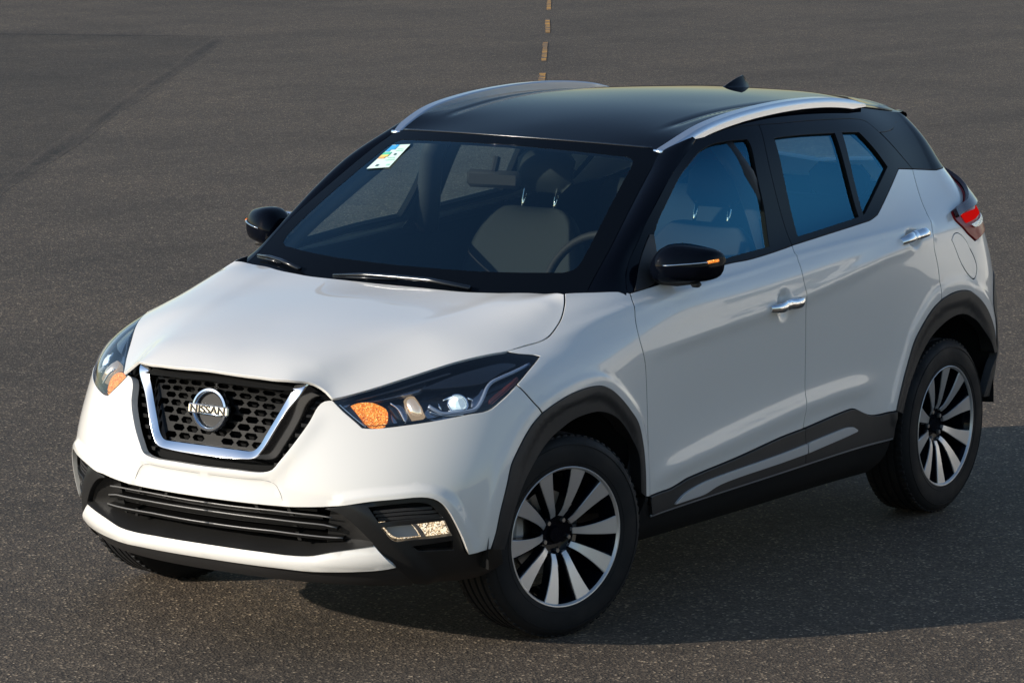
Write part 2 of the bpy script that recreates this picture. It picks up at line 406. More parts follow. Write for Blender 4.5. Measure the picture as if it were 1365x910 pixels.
def shrink(P, g, keep=None):
    s = 1 if area(P) > 0 else -1; out = P.copy(); n = len(P)
    for i in range(n):
        if keep is not None and keep[i]:
            kp, kn = keep[i-1], keep[(i+1) % n]
            if kp != kn:
                t = (P[i-1] if kp else P[(i+1) % n])-P[i]; out[i] = P[i]+t/max(np.linalg.norm(t), 1e-9)*g
            continue
        a, b, c = P[i-1], P[i], P[(i+1) % n]; d1 = b-a; d2 = c-b
        d1 = d1/max(np.linalg.norm(d1), 1e-9); d2 = d2/max(np.linalg.norm(d2), 1e-9)
        n1 = np.array([-d1[1], d1[0]])*s; n2 = np.array([-d2[1], d2[0]])*s; m = n1+n2; l = m@m
        out[i] = b+(m/max(l, .9)*2)*g if l > 1e-6 else b+n1*g
    return out
def patch(f, fn, poly, holes=(), h=.025, gap=.0022, flange=.012, center=None, off=0.0, hgap=0.0, rings=()):
    """triangulated panel over the 2D domain; f maps to 3D, fn gives normals; the rim is turned inwards by `flange`.
    center: predicate giving domain points that lie on the car's centre plane (no rim there)"""
    mb = MB()
    P = np.array(poly); keep = center(P) if center else None
    P = shrink(P, gap, keep) if gap else P
    H = [shrink(np.array(hh), -hgap) if hgap else np.array(hh) for hh in holes]
    lo, hi = P.min(0), P.max(0); gx = np.arange(lo[0]+h*.37, hi[0], h); gy = np.arange(lo[1]+h*.41, hi[1], h)
    G = np.array([(a, b) for a in gx for b in gy]) if len(gx) and len(gy) else np.zeros((0, 2))
    if len(G):
        G = G[inpoly(G, P)]
        for q in H: G = G[~inpoly(G, q)]
        for q in [P]+H:
            if len(G):
                d = np.full(len(G), 9.)
                for a, b in zip(q, np.roll(q, -1, 0)):
                    ab = b-a; t = np.clip(((G-a)@ab)/max(ab@ab, 1e-12), 0, 1); d = np.minimum(d, np.hypot(*(G-(a+t[:, None]*ab)).T))
                G = G[d > h*.42]
    if rings:
        def bdist(X):
            d = np.full(len(X), 9.)
            for q in [P]+H:
                for a, b in zip(q, np.roll(q, -1, 0)):
                    ab = b-a; t = np.clip(((X-a)@ab)/max(ab@ab, 1e-12), 0, 1); d = np.minimum(d, np.hypot(*(X-(a+t[:, None]*ab)).T))
            return d
        if len(G): G = G[bdist(G) > rings[-1]+.006]
        ex = []
        for r0 in rings:
            for q, sg in [(P, 1)]+[(q, -1) for q in H]:
                R = shrink(q, r0*sg); R = R[inpoly(R, P)]
                for q2 in H: R = R[~inpoly(R, q2)]
                if len(R): R = R[bdist(R) > r0*.86]
                if len(R): ex.append(R)
        G = np.concatenate(([G] if len(G) else [])+ex) if ex else G
        if center:
            pass
    allp = np.concatenate([P]+H+([G] if len(G) else [])); E = []; k = 0
    for q in [P]+H:
        n = len(q); E += [(k+i, k+(i+1) % n) for i in range(n)]; k += n
    r = delaunay_2d_cdt([Vector(p) for p in allp], E, [], 0, 1e-6)
    V2 = np.array([tuple(v) for v in r[0]]); F = np.array([f_ for f_ in r[2] if len(f_) == 3])
    C = V2[F].mean(1); ok = inpoly(C, P)
    for q in H: ok &= ~inpoly(C, q)
    F = F[ok]; used = np.unique(F); mp = -np.ones(len(V2), int); mp[used] = np.arange(len(used)); V2 = V2[used]; F = mp[F]
    V3 = f(V2); N3 = fn(V2); V3 = V3+N3*off
    a, b, c = V3[F[:, 0]], V3[F[:, 1]], V3[F[:, 2]]; fnn = np.cross(b-a, c-a)
    flip = (fnn*(N3[F[:, 0]]+N3[F[:, 1]]+N3[F[:, 2]])).sum(1) < 0
    F = [tuple(t[::-1]) if fl else tuple(t) for t, fl in zip(F.tolist(), flip)]
    mb.add(V3, F, N3)
    if flange:
        cnt = {}
        for t in F:
            for i in range(3):
                e = (t[i], t[(i+1) % 3]); cnt[e] = 1
        bd = [e for e in cnt if (e[1], e[0]) not in cnt]
        cm = center(V2) if center else np.zeros(len(V2), bool)
        bv = {}; V = []; N = []; FF = []
        # two-step rim: small rounded shoulder, then the wall
        for (i, j) in bd:
            if cm[i] and cm[j]: continue
            ed = V3[j]-V3[i]; ed = ed/max(np.linalg.norm(ed), 1e-9); out = np.cross(ed, (N3[i]+N3[j])/2); out /= max(np.linalg.norm(out), 1e-9)
            for q in (i, j):
                bv.setdefault(q, []).append(out)
        idx = {}
        for q, l in bv.items():
            o = np.mean(l, 0); o /= max(np.linalg.norm(o), 1e-9); nn = N3[q]
            r1 = min(.0016, flange*.3)
            idx[q] = len(V)
            V += [V3[q], V3[q]+o*r1*.7-nn*r1*.3, V3[q]+o*r1-nn*r1, V3[q]+o*r1-nn*flange]
            m1 = o*.7+nn*.7; N += [nn, m1/np.linalg.norm(m1), o, o]
        for (i, j) in bd:
            if cm[i] and cm[j]: continue
            a, b = idx[i], idx[j]
            for s in range(3): FF.append((a+s, a+s+1, b+s+1, b+s))
        k0 = len(mb.mi); mb.add(V, FF, N)
        for q in range(k0, len(mb.mi)):
            if (q-k0) % 3 == 2: mb.mi[q] = 1
    return mb
def join_mirror(mb):
    m = MB(); m.add(mb.V, mb.F, mb.N); r = mb.mirrored(); m.add(r.V, r.F, r.N); return m
centre_u = lambda P: P[:, 0] < -1+1e-4
centre_y = lambda P: np.abs(P[:, 1]) < 1e-4

# ------------------------------------------------------------------ ground
def ground_material():
    m, t, b = nmat('asphalt'); N = t.nodes.new; L = t.links.new
    tc = N('ShaderNodeTexCoord')
    def noise(scale, det=2, rough=.5, stretch=None):
        n = N('ShaderNodeTexNoise'); n.inputs['Scale'].default_value = scale; n.inputs['Detail'].default_value = det; n.inputs['Roughness'].default_value = rough
        if stretch:
            mp = N('ShaderNodeMapping'); mp.inputs['Scale'].default_value = stretch; mp.inputs['Rotation'].default_value = (0, 0, R_(32))
            L(tc.outputs['Object'], mp.inputs[0]); L(mp.outputs[0], n.inputs['Vector'])
        else: L(tc.outputs['Object'], n.inputs['Vector'])
        return n
    def ramp(src, stops):
        r = N('ShaderNodeValToRGB'); e = r.color_ramp.elements
        e[0].position, e[0].color = stops[0][0], (*stops[0][1], 1); e[1].position, e[1].color = stops[-1][0], (*stops[-1][1], 1)
        for p, c in stops[1:-1]: k = e.new(p); k.color = (*c, 1)
        L(src, r.inputs[0]); return r
    def mix(kind, fac, a, c):
        x = N('ShaderNodeMix'); x.data_type = 'RGBA'; x.blend_type = kind
        if isinstance(fac, float): x.inputs[0].default_value = fac
        else: L(fac, x.inputs[0])
        L(a, x.inputs[6]); L(c, x.inputs[7]); return x.outputs[2]
    vo = N('ShaderNodeTexVoronoi'); vo.inputs['Scale'].default_value = 125; L(tc.outputs['Object'], vo.inputs['Vector'])
    vo2 = N('ShaderNodeTexVoronoi'); vo2.inputs['Scale'].default_value = 38; L(tc.outputs['Object'], vo2.inputs['Vector'])
    sp = N('ShaderNodeSeparateColor'); L(vo.outputs['Color'], sp.inputs[0])
    stone = ramp(sp.outputs[0], [(0, (.043, .033, .025)), (.45, (.068, .052, .038)), (.8, (.103, .079, .056)), (.94, (.155, .118, .080)), (1, (.40, .31, .21))])
    big = noise(.55, 4); bigr = ramp(big.outputs['Fac'], [(.3, (.79, .79, .79)), (.5, (1, 1, 1)), (.72, (1.18, 1.16, 1.13))])
    streak = noise(1.2, 5, .6, (.08, 1.6, 1)); stre = ramp(streak.outputs['Fac'], [(.32, (.90, .90, .90)), (.68, (1.10, 1.10, 1.10))])
    med = noise(7, 4, .7); medr = ramp(med.outputs['Fac'], [(.3, (.82, .82, .82)), (.7, (1.18, 1.18, 1.18))])
    c = mix('MULTIPLY', 1.0, stone.outputs[0], bigr.outputs[0]); c = mix('MULTIPLY', 1.0, c, stre.outputs[0]); c = mix('MULTIPLY', 1.0, c, medr.outputs[0])
    # darker old patch with a tar seam: distances to its two edges
    geo = N('ShaderNodeNewGeometry')
    L(c, b.inputs['Base Color']); b.inputs['Roughness'].default_value = .82; b.inputs['Specular IOR Level'].default_value = .3
    n1 = noise(130, 2, .6); h = N('ShaderNodeMath'); h.operation = 'ADD'
    L(vo.outputs['Distance'], h.inputs[0]); L(n1.outputs['Fac'], h.inputs[1])
    bp = N('ShaderNodeBump'); bp.inputs['Strength'].default_value = .75; bp.inputs['Distance'].default_value = .0035; L(h.outputs[0], bp.inputs['Height'])
    n3 = noise(9, 3); bp2 = N('ShaderNodeBump'); bp2.inputs['Strength'].default_value = .5; bp2.inputs['Distance'].default_value = .012
    L(n3.outputs['Fac'], bp2.inputs['Height']); L(bp.outputs['Normal'], bp2.inputs['Normal']); L(bp2.outputs['Normal'], b.inputs['Normal'])
    return m
M['asphalt'] = ground_material()
def dim_copy(src, name, k, tint=(1, 1, 1)):
    m = src.copy(); m.name = name; t = m.node_tree; b = t.nodes['Principled BSDF']; s = b.inputs['Base Color'].links[0].from_socket
    x = t.nodes.new('ShaderNodeMix'); x.data_type = 'RGBA'; x.blend_type = 'MULTIPLY'; x.inputs[0].default_value = 1
    t.links.new(s, x.inputs[6]); x.inputs[7].default_value = (k*tint[0], k*tint[1], k*tint[2], 1); t.links.new(x.outputs[2], b.inputs['Base Color']); return m
def gp(px, z=0.0):
    d = ray(px); t = (z-cC[2])/d[2]; return cC+d*t
S_ = 900
g = mesh_obj('ground', [(-S_, -S_, 0), (S_, -S_, 0), (S_, S_, 0), (-S_, S_, 0)], [(0, 1, 2, 3)], M['asphalt'], smooth=False); g['kind'] = 'structure'
# older darker asphalt patch to the left, with tar seams along its two edges
pc = gp((297, 49)); pa = gp((0, 46)); pb = gp((0, 252)); da = (pa-pc)/np.linalg.norm(pa-pc); db = (pb-pc)/np.linalg.norm(pb-pc)
def sheet(name, pts, z, mat): o = mesh_obj(name, [(p[0], p[1], z) for p in pts], [tuple(range(len(pts)))], mat, smooth=False); o['kind'] = 'structure'; return o
sheet('asphalt_patch', [pc, pc+da*30, pc+da*30+db*40, pc+db*40], .0008, dim_copy(M['asphalt'], 'old_asphalt', .76, (1, 1, .99)))
tar = dim_copy(M['asphalt'], 'tar_seam', .80)
_t = tar.node_tree; _mx = [n for n in _t.nodes if n.bl_idname == 'ShaderNodeMix'][-1]
_tc = _t.nodes.new('ShaderNodeTexCoord'); _nz = _t.nodes.new('ShaderNodeTexNoise'); _nz.inputs['Scale'].default_value = 6; _nz.inputs['Detail'].default_value = 8; _nz.inputs['Roughness'].default_value = .7
_rp = _t.nodes.new('ShaderNodeValToRGB'); _rp.color_ramp.elements[0].position = .38; _rp.color_ramp.elements[0].color = (.25, .25, .26, 1); _rp.color_ramp.elements[1].position = .62; _rp.color_ramp.elements[1].color = (.62, .62, .62, 1)
_t.links.new(_tc.outputs['Object'], _nz.inputs['Vector']); _t.links.new(_nz.outputs['Fac'], _rp.inputs[0]); _t.links.new(_rp.outputs[0], _mx.inputs[7])
_at = _t.nodes.new('ShaderNodeAttribute'); _at.attribute_name = 'wear'; _t.links.new(_at.outputs['Fac'], _mx.inputs[0])
def wavy_strip(name, a, d, L, w, z, mat, seed, bias=0.):
    r = random.Random(seed); V = []; F = []; C_ = []; n = int(L/.10); nrm = np.array([-d[1], d[0], 0]); f1, f2, f3 = r.random()*6, r.random()*6, r.random()*6
    for i in range(n+1):
        s = L*i/n; o = .006*math.sin(s*.9+f1)+.004*math.sin(s*2.1+f2); ww = w*(.9+.2*math.sin(s*1.3+f3)+.1*r.random())
        p = a+d*s+nrm*(o+bias)
        for q, cc in ((1, 0), (.45, .8), (0, 1), (-.45, .8), (-1, 0)): V.append((*(p+nrm*ww*q)[:2], z-.0010*abs(q))); C_.append(cc*(.75+.25*math.sin(s*1.7+f2))*min(1, s*2, (L-s)*.8))
        if i: F += [((i-1)*5+j, (i-1)*5+j+1, i*5+j+1, i*5+j) for j in range(4)]
    o = mesh_obj(name, V, F, mat, smooth=False); o['kind'] = 'structure'
    at = o.data.attributes.new('wear', 'FLOAT', 'POINT'); at.data.foreach_set('value', np.array(C_, dtype=np.float32)); return o
wavy_strip('tar_seam', pc-da*.3, da, 18, .16, .0026, tar, 1)
wavy_strip('tar_seam', pc-db*.05, db, 22, .085, .0022, tar, 5)
# worn yellow dashes
def yellow():
    m, t, b = nmat('worn_yellow_paint'); N = t.nodes.new; L = t.links.new
    tc = N('ShaderNodeTexCoord'); n = N('ShaderNodeTexNoise'); n.inputs['Scale'].default_value = 5; n.inputs['Detail'].default_value = 8; n.inputs['Roughness'].default_value = .75
    L(tc.outputs['Object'], n.inputs['Vector']); r = N('ShaderNodeValToRGB'); e = r.color_ramp.elements
    e[0].position = .44; e[0].color = (.09, .075, .06, 1); e[1].position = .60; e[1].color = (.66, .30, .015, 1)
    L(n.outputs['Fac'], r.inputs[0]); L(r.outputs[0], b.inputs['Base Color']); b.inputs['Roughness'].default_value = .8; return m
ym = yellow()
YL = 0
for (xa, ya, xb, yb, wpx) in [(722, 110, 723.5, 98, 4.5), (725, 82, 727, 57, 3.5), (730, 44, 730, 26, 3.2), (731.5, 14, 732, 0, 3), (733, -8, 734, -20, 3)]:
    a0, a1, b1, b0 = gp((xa-wpx, ya)), gp((xa+wpx, ya)), gp((xb+wpx*.9, yb)), gp((xb-wpx*.9, yb))
    V = []; F = []; n = 14
    for i in range(n+1):
        for s, (p, q) in enumerate(((a0, b0), (a1, b1))):
            v = p+(q-p)*i/n; o = (a1-a0)*rng.uniform(-.09, .09); V.append((v[0]+o[0], v[1]+o[1], .004))
        if i: F.append((2*i-2, 2*i-1, 2*i+1, 2*i))
    o = mesh_obj('road_marking', V, F, ym, smooth=False); o['kind'] = 'structure'

# ------------------------------------------------------------------ pale block added out of view to bounce sunlight onto the car's doors
M['bounce_wall'] = pmat('pale_bounce_wall', (.62, .60, .56), .85, 0, 0, .2, bump=(14, .3, .01))
M['dark_pane'] = pmat('dark_window_pane', (.02, .025, .03), .12)
M['steel_door'] = pmat('grey_steel_door', (.30, .31, .32), .5)
bd = empty('bounce_building', None, (-8.5, 9.0, 0)); bd.rotation_euler = (0, 0, math.atan2(-.60, .80))
bd['label'] = 'long low pale rendered block with windows, unseen, added to bounce sunlight onto the doors of the white car'; bd['category'] = 'bounce_building'
m = MB(); m.box((-3.0, 0, 1.4), (6.0, 19.0, 2.8), bev=.03); m.obj('wall', M['bounce_wall'], bd, smooth=False)
m = MB(); m.box((-3.0, 0, 2.88), (6.4, 19.4, .16), bev=.03); m.obj('roof', M['steel_door'], bd, smooth=False)
for y in (-7.0, -3.4, 3.4, 7.0):  # added panes break up the block's mirror image in the doors
    m = MB(); m.box((.02, y, 1.75), (.08, 1.5, .8), bev=.01); w_ = m.obj('window', M['dark_pane'], bd, smooth=False)
    m = MB(); m.box((.04, y, 1.31), (.16, 1.7, .07), bev=.01); m.obj('sill', M['bounce_wall'], w_, smooth=False)
m = MB(); m.box((.02, 0, 1.15), (.10, 2.4, 2.3), bev=.02)
m.obj('door', M['steel_door'], bd, smooth=False)

# ------------------------------------------------------------------ the car
car = empty('car'); car['label'] = 'white compact SUV with black roof parked on open asphalt'; car['category'] = 'car'

# seams read from the photograph (pixels), shared between neighbouring panels
AFo = [(651,729),(657.5,708.7),(663,682),(672,645),(678,618),(686,600),(694.5,583),(705.5,565),(718,550),(730,541),(745,531),(762.6,522),(782,515.5),(797,514),(808,518),(819,527),(834,545),(845,563),(851,590),(854,620),(855,661)]
AFi = [(669.4,730),(674,712),(686,669),(697,640),(709,617),(721,597),(736,579),(758,561),(780,551),(800,548),(818,555),(830,568),(840,586),(846.6,607),(849,655)]
ARo = [(1189.6,547),(1191.8,535.8),(1198,509.5),(1205,483),(1213.7,454.5),(1224.7,432.5),(1238,411.5),(1250,399),(1264,390.8),(1279.7,387),(1292.9,391),(1306,404),(1314.8,421.5),(1320,441),(1322.5,468)]
ARi = [(1200.5,550),(1207,522.6),(1216,496),(1227,470),(1238,450),(1251,435),(1266.5,422.6),(1281.9,418),(1295,423.7),(1306,436),(1315.5,454),(1319.5,470)]
PX = dict(
 grille=[(320,626),(335,628),(352.5,628.6),(363.5,625.7),(372,616),(390,594),(412,563),(423,542),(431.6,535),(443,533.5)],
 hl_in=[(443,533.5),(458.6,549),(483,570)],
 hl_low=[(483,570),(496,571),(540,566.6),(584,560),(628,551.5),(644,549),(655,544.5),(667,534.5),(688,512.5)],
 hl_out=[(688,512.5),(703,495),(718.7,475)],
 hl_top=[(718.7,475),(710,473),(692,471.5),(676,468.5)],
 hl_hood=[(676,468),(662,470.5),(640,475),(600,484.5),(560,498),(500,517),(443,533.5)],
 bseam=[(688,512.5),(702,527),(718,550)],
 fog=[(621.5,737),(614,716),(606,699),(596,681),(587.5,671),(576.5,665),(561,663),(526,666),(493,669),(462,673.6)],
 plate=[(462,673.6),(434,676),(403,676.5),(379,676),(330,671.5)],
 hseam=[(676,467.5),(700,461),(720,455),(731,449),(741,437),(749,423),(753,406),(753,391)],
 acowl=[(753,391),(790,389.5),(830,389),(840,391)],
 dgap=[(840,391),(843.5,404),(846.5,422),(849.5,439),(853.5,455),(858,472),(860.7,490),(861.8,578),(862,661)],
 bgap=[(1056,327),(1061,342),(1070,366),(1074,392),(1074,470),(1073,533),(1071,571)],
 belt1=[(840,391),(905,371),(968,352),(1000,345.5),(1050,329.5),(1056,327)],
 dbot1=[(862,661),(880,655),(892.7,650.8),(903,645),(914,638),(934.5,629),(983,609),(1040,583),(1071,571)],
 belt2=[(1056,327),(1100,313),(1150,297),(1160,293.5),(1170,286)],
 kick=[(1170,286),(1198,224.8)],
 ktop=[(1198,224.8),(1216.5,225.3)],
 rgap=[(1216.5,225.3),(1222,247),(1231,274),(1240,295),(1243.3,310),(1245,330),(1249,352),(1250.6,375),(1250,399)],
 dbot2=[(1071,571),(1125.5,548),(1137,545),(1160,553.6),(1189.6,547)],
 fupper=[(836,389),(834,373.7),(837.5,350),(851,320),(864,290.5),(888.6,244),(912,207.5),(928,187.5),(948,177.5),(970,171.5),(1011.6,166.5)],
 ugap=[(1011.6,166.5),(1025,219.7),(1042,287.8),(1056,327)],
 rupper=[(1011.6,166.5),(1040,164.5),(1112.5,159),(1140,158.7),(1154,162),(1173,177.4),(1216.5,225.3)],
 cbot=[(1216.5,225.3),(1248,226.5)],
)
SM = {k: invs(v) for k, v in PX.items()}
UAFo, UAFi, UARo, UARi = invs(AFo), invs(AFi), invs(ARo), invs(ARi)
rv = lambda l: list(reversed(l))
def near(l, p):
    q = inv(p); return min(range(len(l)), key=lambda i: np.linalg.norm(np.array(l[i])-q))
c_ = lambda w: np.array([-1.0, w])
def cw(p, q):      # level on the centre plane of a line that passes p (nearest) and q, with zero slope there
    a, b = (p[0]+1)**2, (q[0]+1)**2; return c_(p[1]-(q[1]-p[1])/(b-a)*a)

# -- relief of the body surface
P_AF = base(np.array(UAFo)); P_AR = base(np.array(UARo))
def fit_circle(P):
    A = np.stack([2*P[:, 0], 2*P[:, 2], np.ones(len(P))], 1); s = np.linalg.lstsq(A, (P[:, 0]**2+P[:, 2]**2), rcond=None)[0]
    return s[0], s[1], math.sqrt(s[2]+s[0]**2+s[1]**2)
CF, CR_ = fit_circle(P_AF), fit_circle(P_AR)
print('ARCH', CF, CR_)
print('HOODSEAM', base(np.array(SM['hseam'])).round(3).tolist())
AFu, ARu = np.array(catmull(UAFo, .01)), np.array(catmull(UARo, .01))
def f_arch(U, P):
    d = 0
    for poly in (AFu, ARu):
        dd, s = pdist(U, poly); d = d+.008*(1-sstep(.022, .048, dd))+.008*np.exp(-(dd/.10)**2)
    return d
FEAT.append(f_arch)
lowline = np.array(catmull(invs([(872,636),(905,620),(1000,574),(1072,541),(1130,520),(1185,508)]), .02))
def f_low(U, P):
    d, s = pdist(U, lowline); m = sstep(.50, .75, U[:, 0])*(1-sstep(1.95, 2.2, U[:, 0]))
    return m*.009*np.exp(-(d/.030)**2)
FEAT.append(f_low)
shline = np.array(catmull(invs([(700,470),(770,440),(845,411),(950,377),(1052,345),(1160,316),(1240,296)]), .02))
def f_sh(U, P):
    d, s = pdist(U, shline); m = sstep(.0, .5, U[:, 0])*(1-sstep(2.4, 2.8, U[:, 0]))
    return m*.006*np.exp(-(d/.020)**2)
FEAT.append(f_sh)
midline = np.array(catmull(invs([(858,478),(880,466),(960,436),(1040,408),(1120,372),(1200,334),(1243,318)]), .02))
def f_mid(U, P):
    d, s = pdist(U, midline); m = sstep(.45, .8, U[:, 0])*(1-sstep(2.35, 2.7, U[:, 0]))
    return m*.006*np.exp(-(d/.024)**2)
FEAT.append(f_mid)
cups = np.array([inv((1045,405)), inv((1217,317))])
def f_cup(U, P):
    D = 0
    for c in cups:
        r = np.hypot((U[:, 0]-c[0])/1.0, (U[:, 1]-c[1])*1.05); D = D-.018*np.exp(-(r/.040)**4)
    return D
FEAT.append(f_cup)
# lip round the grille, number-plate field, lip over the fog-lamp housing
CG = cw(SM['grille'][0], SM['grille'][2]); CP = cw(SM['plate'][-1], SM['plate'][-2])
grl = np.array(catmull([CG]+SM['grille'], .01))
def f_gr(U, P):
    d, s = pdist(U, grl); return .008*np.exp(-(d/.030)**2)*(1-sstep(-.5,-.4,U[:, 0]))*(1-sstep(grl[-1][1]-.16, grl[-1][1]-.04, U[:, 1]))
FEAT.append(f_gr)
platel = np.array(catmull([cw(inv((320,637)), inv((357,640.6)))]+invs([(320,637),(355,640.3),(366,645),(372,655),(379,676),(387,704)]), .01))
SG = pdist(np.array([[-.95, inv((330,655))[1]]]), platel)[1][0]
def f_pl(U, P):
    d, s = pdist(U, platel); sd = np.where(s*SG > 0, d, -d)
    return -.0045*sstep(-.007, .007, sd)*(1-sstep(-.62, -.58, U[:, 0]))
FEAT.append(f_pl)
fogl = np.array(catmull(SM['fog'], .01))
def f_fog(U, P):
    d, s = pdist(U, fogl); return (U[:, 0] < .2)*(.010*(1-sstep(.014, .040, d)))
FEAT.append(f_fog)

# -- white panels
def both(mb, name, mat, parents, **k): return pair(mb, name, mat, parents, **k)
gb = SM['grille']; pl_ = SM['plate']
bump_poly = outline([[CG]+gb, SM['hl_in'], SM['hl_low'], SM['bseam'], rv(UAFo[:9]), [UAFo[0], SM['fog'][0]], SM['fog'], pl_+[CP], [CP, CG]])
front_bumper = join_mirror(patch(S, SN, bump_poly, h=.012, gap=.003, flange=.025, rings=(.010,.020,.031,.043), center=centre_u)).obj('front_bumper', M['white'], car)
fend_poly = outline([rv(SM['hl_top']), rv(SM['hl_out']), SM['bseam'], UAFo[8:], [UAFo[-1], SM['dgap'][-1]], rv(SM['dgap']), rv(SM['acowl']), rv(SM['hseam'])])
fenders = both(patch(S, SN, fend_poly, h=.012, gap=.003, flange=.02, rings=(.010,.020,.031,.043)), 'fender', M['white'], (car, car), mats=[M['white'], M['matte']])  # black rim walls on the white panels paint shade into the gaps
d1_poly = outline([SM['dgap'], SM['dbot1'], rv(SM['bgap']), rv(SM['belt1'])])
d2_poly = outline([SM['bgap'], SM['dbot2'], UARo[:8], rv(SM['rgap']), rv(SM['ktop']), rv(SM['kick']), rv(SM['belt2'])])
fdoor = both(patch(S, SN, d1_poly, h=.013, gap=.003, flange=.02, rings=(.010,.020,.031,.043)), 'front_door', M['white'], (car, car), mats=[M['white'], M['matte']])
rdoor = both(patch(S, SN, d2_poly, h=.013, gap=.003, flange=.02, rings=(.010,.020,.031,.043)), 'rear_door', M['white'], (car, car), mats=[M['white'], M['matte']])
tlo = invs([(1299.6,321),(1285,306),(1271.5,292),(1267.8,283)]); tli = invs([(1267.8,283),(1276,276),(1283.7,270)])
UTL = 3.28; WB = .56; wq = float(SM['cbot'][1][1])
p_t1 = tli[-1]
print('TAIL', [t.tolist() for t in tlo+tli], 'cbot', SM['cbot'][1], 'ARo end', UARo[-1])
TLtop = [tli[-1], inv((1283, 262)), inv((1278, 252)), ]
quarter_poly = outline([UARo[7:], [UARo[-1], np.array([3.0, WB]), np.array([UTL, WB])], [np.array([UTL, WB]), np.array([UTL, .80])],
    [np.array([UTL, .80]), tlo[0]], tlo, tli, [tli[-1], np.array([UTL-.12, 1.0]), np.array([UTL, 1.03])], [np.array([UTL, 1.03]), np.array([UTL, wq])], [np.array([UTL, wq]), SM['cbot'][1]], rv(SM['cbot']), SM['rgap']])
fuel = outline([invs([(1268.7,320),(1271.5,313),(1277,311),(1286.5,320),(1295.8,339),(1300.5,358),(1297,370.5),(1290,367),(1279,348),(1268.7,320)])], .010)
quarters = both(patch(S, SN, quarter_poly, holes=[fuel], hgap=.0035, h=.013, gap=.003, flange=.02, rings=(.010,.020,.031,.043)), 'rear_quarter_panel', M['white'], (car, car), mats=[M['white'], M['matte']])
lamp_poly = outline([tlo, tli, [tli[-1], np.array([UTL-.12, 1.0]), np.array([UTL, 1.03])], [np.array([UTL, 1.03]), np.array([UTL, .80])], [np.array([UTL, .80]), tlo[0]]])
taill = both(patch(S, SN, lamp_poly, h=.018, flange=.02, off=.006), 'tail_lamp', M['redlens'], (car, car))
ce = lambda P: P[:, 0] > UE-1e-4
tg_poly = outline([[np.array([UTL, WB]), np.array([UE, WB])], [np.array([UE, WB]), np.array([UE, wq-.03])], [np.array([UE, wq-.03]), np.array([UTL, wq])], [np.array([UTL, wq]), np.array([UTL, WB])]])
tailgate = join_mirror(patch(S, SN, tg_poly, h=.03, flange=.02, center=ce)).obj('tailgate', M['white'], car)
rb_poly = outline([[UARo[-1], np.array([3.0, WB]), np.array([UE, WB])], [np.array([UE, WB]), np.array([UE, .08])], [np.array([UE, .08]), np.array([3.3, .12]), np.array([3.1, .17]), inv((1309, 529))], [inv((1309, 529)), UARo[-1]]])
rear_bumper = join_mirror(patch(S, SN, rb_poly, h=.03, flange=.03, center=ce, off=.004)).obj('rear_bumper', M['plastic'], car)

# -- black arch claddings
def arch_clad(o, i, h=.014):
    return outline([o, [o[-1], i[-1]], rv(i), [i[0], o[0]]], .016)
farch = both(patch(S, SN, arch_clad(UAFo, UAFi), h=.014, flange=.055, off=.004, gap=.001), 'wheel_arch_trim', M['plastic'], (car, car))
rarch = both(patch(S, SN, arch_clad(UARo, UARi), h=.014, flange=.055, off=.004, gap=.001), 'wheel_arch_trim', M['plastic'], (car, car))
# -- door and sill claddings
silltop = invs([(860,688),(866,685.5),(950,657.5),(1050,625),(1120,602),(1188,582)])
sA, sB = silltop[0], silltop[-1]
i_b = inv((1071.5,618))
cl1 = outline([SM['dbot1'], [SM['dbot1'][-1], i_b], [i_b, inv((1050,625)), inv((950,657.5)), inv((866,685.5))], [inv((866,685.5)), SM['dbot1'][0]]])
cl2 = outline([SM['dbot2'], [SM['dbot2'][-1], sB], [sB, inv((1120,602)), i_b], [i_b, SM['dbot2'][0]]])
both(patch(S, SN, cl1, h=.016, flange=.02, off=.008), 'lower_door_trim', M['plastic'], fdoor)
both(patch(S, SN, cl2, h=.016, flange=.02, off=.008), 'lower_door_trim', M['plastic'], rdoor)
uf_, ur_ = UAFi[-1][0]-.01, UARi[0][0]
sill_poly = outline([[UAFo[-1]+np.array([.005, 0]), inv((862,662))], [inv((862,662)), silltop[1]], silltop[1:], [sB, np.array([sB[0], .01])], [np.array([sB[0], .01]), np.array([uf_, .01])], [np.array([uf_, .01]), UAFo[-1]+np.array([.005, 0])]])
sill = both(patch(S, SN, sill_poly, h=.02, flange=.05, off=-.004), 'sill', M['matte'], (car, car))
sl1 = np.array(silltop[1:])
both(patch(S, SN, outline([silltop[1:], [sB, sB-[0, .006]], rv([s-np.array([0, .006]) for s in silltop[1:]]), [silltop[1]-np.array([0, .006]), silltop[1]]], .012), h=.01, flange=.006, off=.004, gap=0), 'sill_edge_trim', M['alubar'], (car, car))
ins = [(896,670.5),(904,661),(912.5,654),(932,643),(954,634),(1040,603.5),(1071.8,591)]
ins_b = [(1071.8,603),(1040,614.5),(954,645),(934.5,657),(915,664),(896,670.5)]
both(patch(S, SN, outline([invs(ins), [inv(ins[-1]), inv(ins_b[0])], invs(ins_b)], .015), h=.012, flange=.012, off=.016, gap=.0005), 'silver_insert', M['silver'], fdoor)
ins2 = [(1073.5,590),(1100,579),(1125.5,569.5),(1133.8,569)]; ins2b = [(1139,573),(1132,577),(1073.5,602.5)]
both(patch(S, SN, outline([invs(ins2), invs([ins2[-1]]+ins2b), [inv(ins2b[-1]), inv(ins2[0])]], .015), h=.012, flange=.012, off=.016, gap=.0005), 'silver_insert', M['silver'], rdoor)

